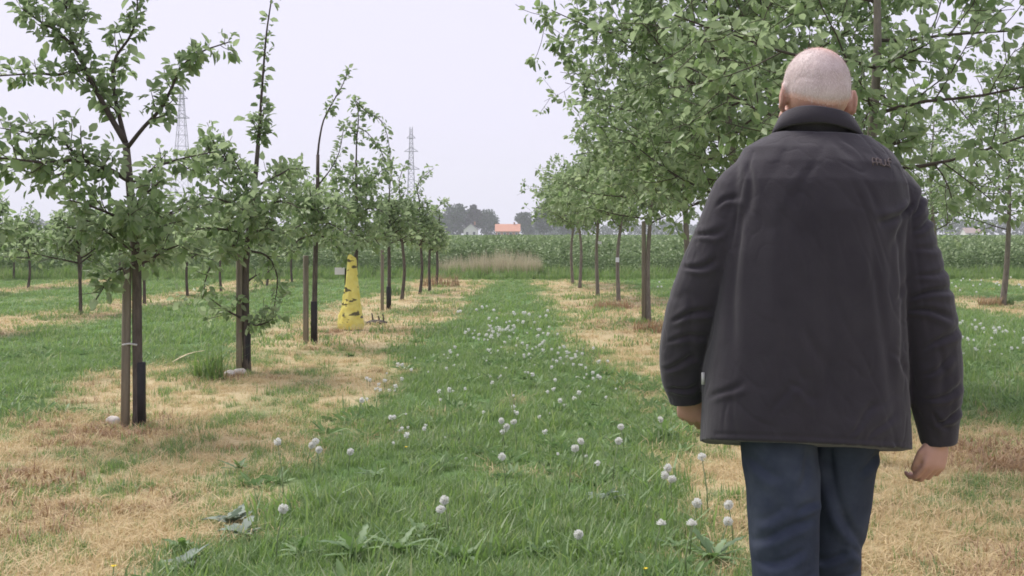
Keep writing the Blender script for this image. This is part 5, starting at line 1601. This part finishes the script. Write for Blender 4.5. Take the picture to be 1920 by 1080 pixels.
    # hem and cuff bands
    # small embroidered mark on the right shoulder blade
    ml = simple('brown_embroidery', (.085, .068, .066), (.14, .112, .108), 60, .7, .3, .002)
    strokes = [[(1616, 314), (1617, 302), (1621, 301), (1624, 306), (1624, 314)], [(1624, 306), (1627, 301), (1630, 303), (1631, 314)], [(1634, 303), (1634, 312), (1638, 315), (1642, 312), (1643, 303)],
               [(1643, 312), (1647, 316)], [(1650, 318), (1650, 304), (1654, 300), (1658, 302)], [(1647, 308), (1656, 307)], [(1617, 309), (1634, 309)]]
    mk = MB()
    for s_ in strokes:
        P = smooth_poly(np.array([on_back(mx_(a), mz_(c_)) for a, c_ in s_]), 10) if len(s_) > 2 else np.array([on_back(mx_(a), mz_(c_)) for a, c_ in s_])
        mk.tube(P, .0019, 6)
    mk.build('embroidered_mark', ml, root)
    # pale zip tab at the left side of the hem
    zt = MB(); q = on_back(mx_(1320), mz_(708), .001); zt.box(q + [-.004, 0, 0], [.004, .003, .015]); zt.build('pale_tab', M['tie'], root)
    # ---- trousers
    mt, n, p, out = new_mat('blue_jeans')
    x = noise_node(n, 5, 4, .6); x2 = noise_node(n, 300, 2, .5); x3 = noise_node(n, 30, 4, .65)
    r = ramp(n, [(.25, (.023, .029, .044)), (.5, (.042, .052, .08)), (.75, (.084, .098, .13))], x.outputs['Fac'])
    n.links.new(r.outputs[0], p.inputs['Base Color']); p.inputs['Roughness'].default_value = .85; p.inputs['Specular IOR Level'].default_value = .15
    b1 = n.nodes.new('ShaderNodeBump'); b1.inputs['Strength'].default_value = .3; b1.inputs['Distance'].default_value = .008
    n.links.new(x3.outputs['Fac'], b1.inputs['Height']); n.links.new(b1.outputs[0], p.inputs['Normal'])
    k = MB()
    k.loft([ring(-.01, .0, z, rx, ry, 48, 2.4) for z, rx, ry in ((.86, .172, .12), (.92, .17, .125), (1.0, .165, .12), (1.06, .16, .115))])
    k.loft([ring(x_, y_, z, rx, ry, 32, 2.2) for x_, y_, z, rx, ry in ((mx_(1454), .0, .90, .093, .12), (mx_(1455), -.02, .8, .094, .11), (mx_(1462), -.03, .66, .088, .1), (mx_(1465), -.04, .5, .0815, .088), (mx_(1465), -.06, .443, .080, .085), (mx_(1468), -.12, .3, .077, .085), (mx_(1470), -.19, .14, .075, .08), (mx_(1471), -.22, .07, .076, .082))])
    k.loft([ring(x_, y_, z, rx, ry, 32, 2.2) for x_, y_, z, rx, ry in ((mx_(1596), .02, .90, .090, .12), (mx_(1592), .04, .8, .088, .11), (mx_(1588), .07, .66, .081, .1), (mx_(1583), .1, .5, .074, .088), (mx_(1582), .11, .443, .0725, .085), (mx_(1580), .12, .3, .071, .082), (mx_(1579), .13, .14, .072, .08), (mx_(1578), .13, .045, .076, .085))])
    V, Q, N0 = remesh(k, .0055, 4, .5)
    FT = [(1400, 1000, 1500, 950, 10, 6), (1410, 1040, 1490, 1010, 10, 6), (1415, 1075, 1510, 1050, 9, 6), (1470, 940, 1520, 920, 9, 5), (1405, 960, 1460, 930, 10, 4), (1535, 850, 1600, 1010, 12, 6), (1575, 960, 1640, 1060, 11, 6), (1600, 1020, 1630, 1070, 9, 6), (1600, 880, 1650, 850, 10, 5),
          (1540, 830, 1560, 900, 10, 5), (1500, 830, 1480, 900, 12, 5), (1390, 850, 1450, 880, 12, 4), (1440, 900, 1430, 1060, 16, 4), (1530, 1060, 1600, 1040, 9, 5), (1410, 1110, 1500, 1090, 9, 6), (1540, 1100, 1620, 1080, 9, 6), (1420, 1350, 1520, 1330, 8, 7), (1420, 1380, 1520, 1370, 8, 7), (1540, 1370, 1630, 1350, 8, 7), (1540, 1395, 1630, 1385, 8, 7)]
    px = V[:, 0] * MS + MX0; py = HZ - (V[:, 2] - CH) * MS
    face = sstep(.3, -.25, N0[:, 1]); disp = np.zeros(len(V))
    for x0, y0, x1, y1, w, a in FT:
        d = np.array([x1 - x0, y1 - y0], float); Ls = np.linalg.norm(d); d /= Ls
        rx, ry = px - x0, py - y0
        t = (rx * d[0] + ry * d[1]) / Ls; q = (-rx * d[1] + ry * d[0]) / MS * 1000 + 4 * np.sin(t * 5 + x0)
        end = sstep(-.12, .25, t) * (1 - sstep(.72, 1.12, t))
        disp += 1.4 * end * a * .001 * (-np.exp(-(q / w) ** 2) + .8 * np.exp(-((q - 1.8 * w) / (1.4 * w)) ** 2))
    nz = np.array([mnoise.noise(Vector((v[0] * 16, v[1] * 16, v[2] * 10))) * .0045 for v in V])
    V = V + N0 * (disp * face + nz)[:, None]
    link('trousers', mesh_np('trousers', V, [Q], [mt]), root)
    # ---- shoes
    msh = simple('shoe_leather', (.03, .022, .018), (.06, .045, .035), 20, .5, .3, .003)
    mso = simple('shoe_sole', (.02, .02, .02), (.035, .035, .035), 20, .8, .2, .003)
    for (x_, y_, pitch) in ((mx_(1470), -.24, -.28), (mx_(1579), .13, 0)):
        s = MB(); cp, sp = math.cos(pitch), math.sin(pitch)
        def tf(P):
            P = np.asarray(P, float); y = P[:, 1] - .2; z = P[:, 2]
            return np.stack([P[:, 0] + x_, y * cp - z * sp + y_ + .2, np.maximum(0, y * sp + z * cp)], -1)
        up = [tf(ring(0, yy, 0, w, .001, 20, 2.2) * [1, 0, 0] + np.stack([np.zeros(20), np.full(20, yy), np.maximum(.022, .022 + (h) * (.5 + .5 * np.sin(np.arange(20) * 2 * np.pi / 20)))], -1)) for yy, w, h in ((-.09, .02, .05), (-.075, .034, .085), (-.02, .038, .095), (.05, .042, .085), (.1, .047, .06), (.15, .046, .045), (.18, .036, .035), (.195, .015, .02))]
        s.loft(up); sh = s.build('shoe', msh, root)
        so = MB()
        o0 = [tf(np.array([[w * .5 * c_, yy, z] for c_ in (-1, 1) for z in (0.0, .024)])[[0, 1, 3, 2]]) for yy, w in ((-.098, .05), (-.06, .08), (.05, .085), (.12, .1), (.18, .075), (.203, .03))]
        so.loft(o0); so.build('sole', mso, sh, False)
build_man()
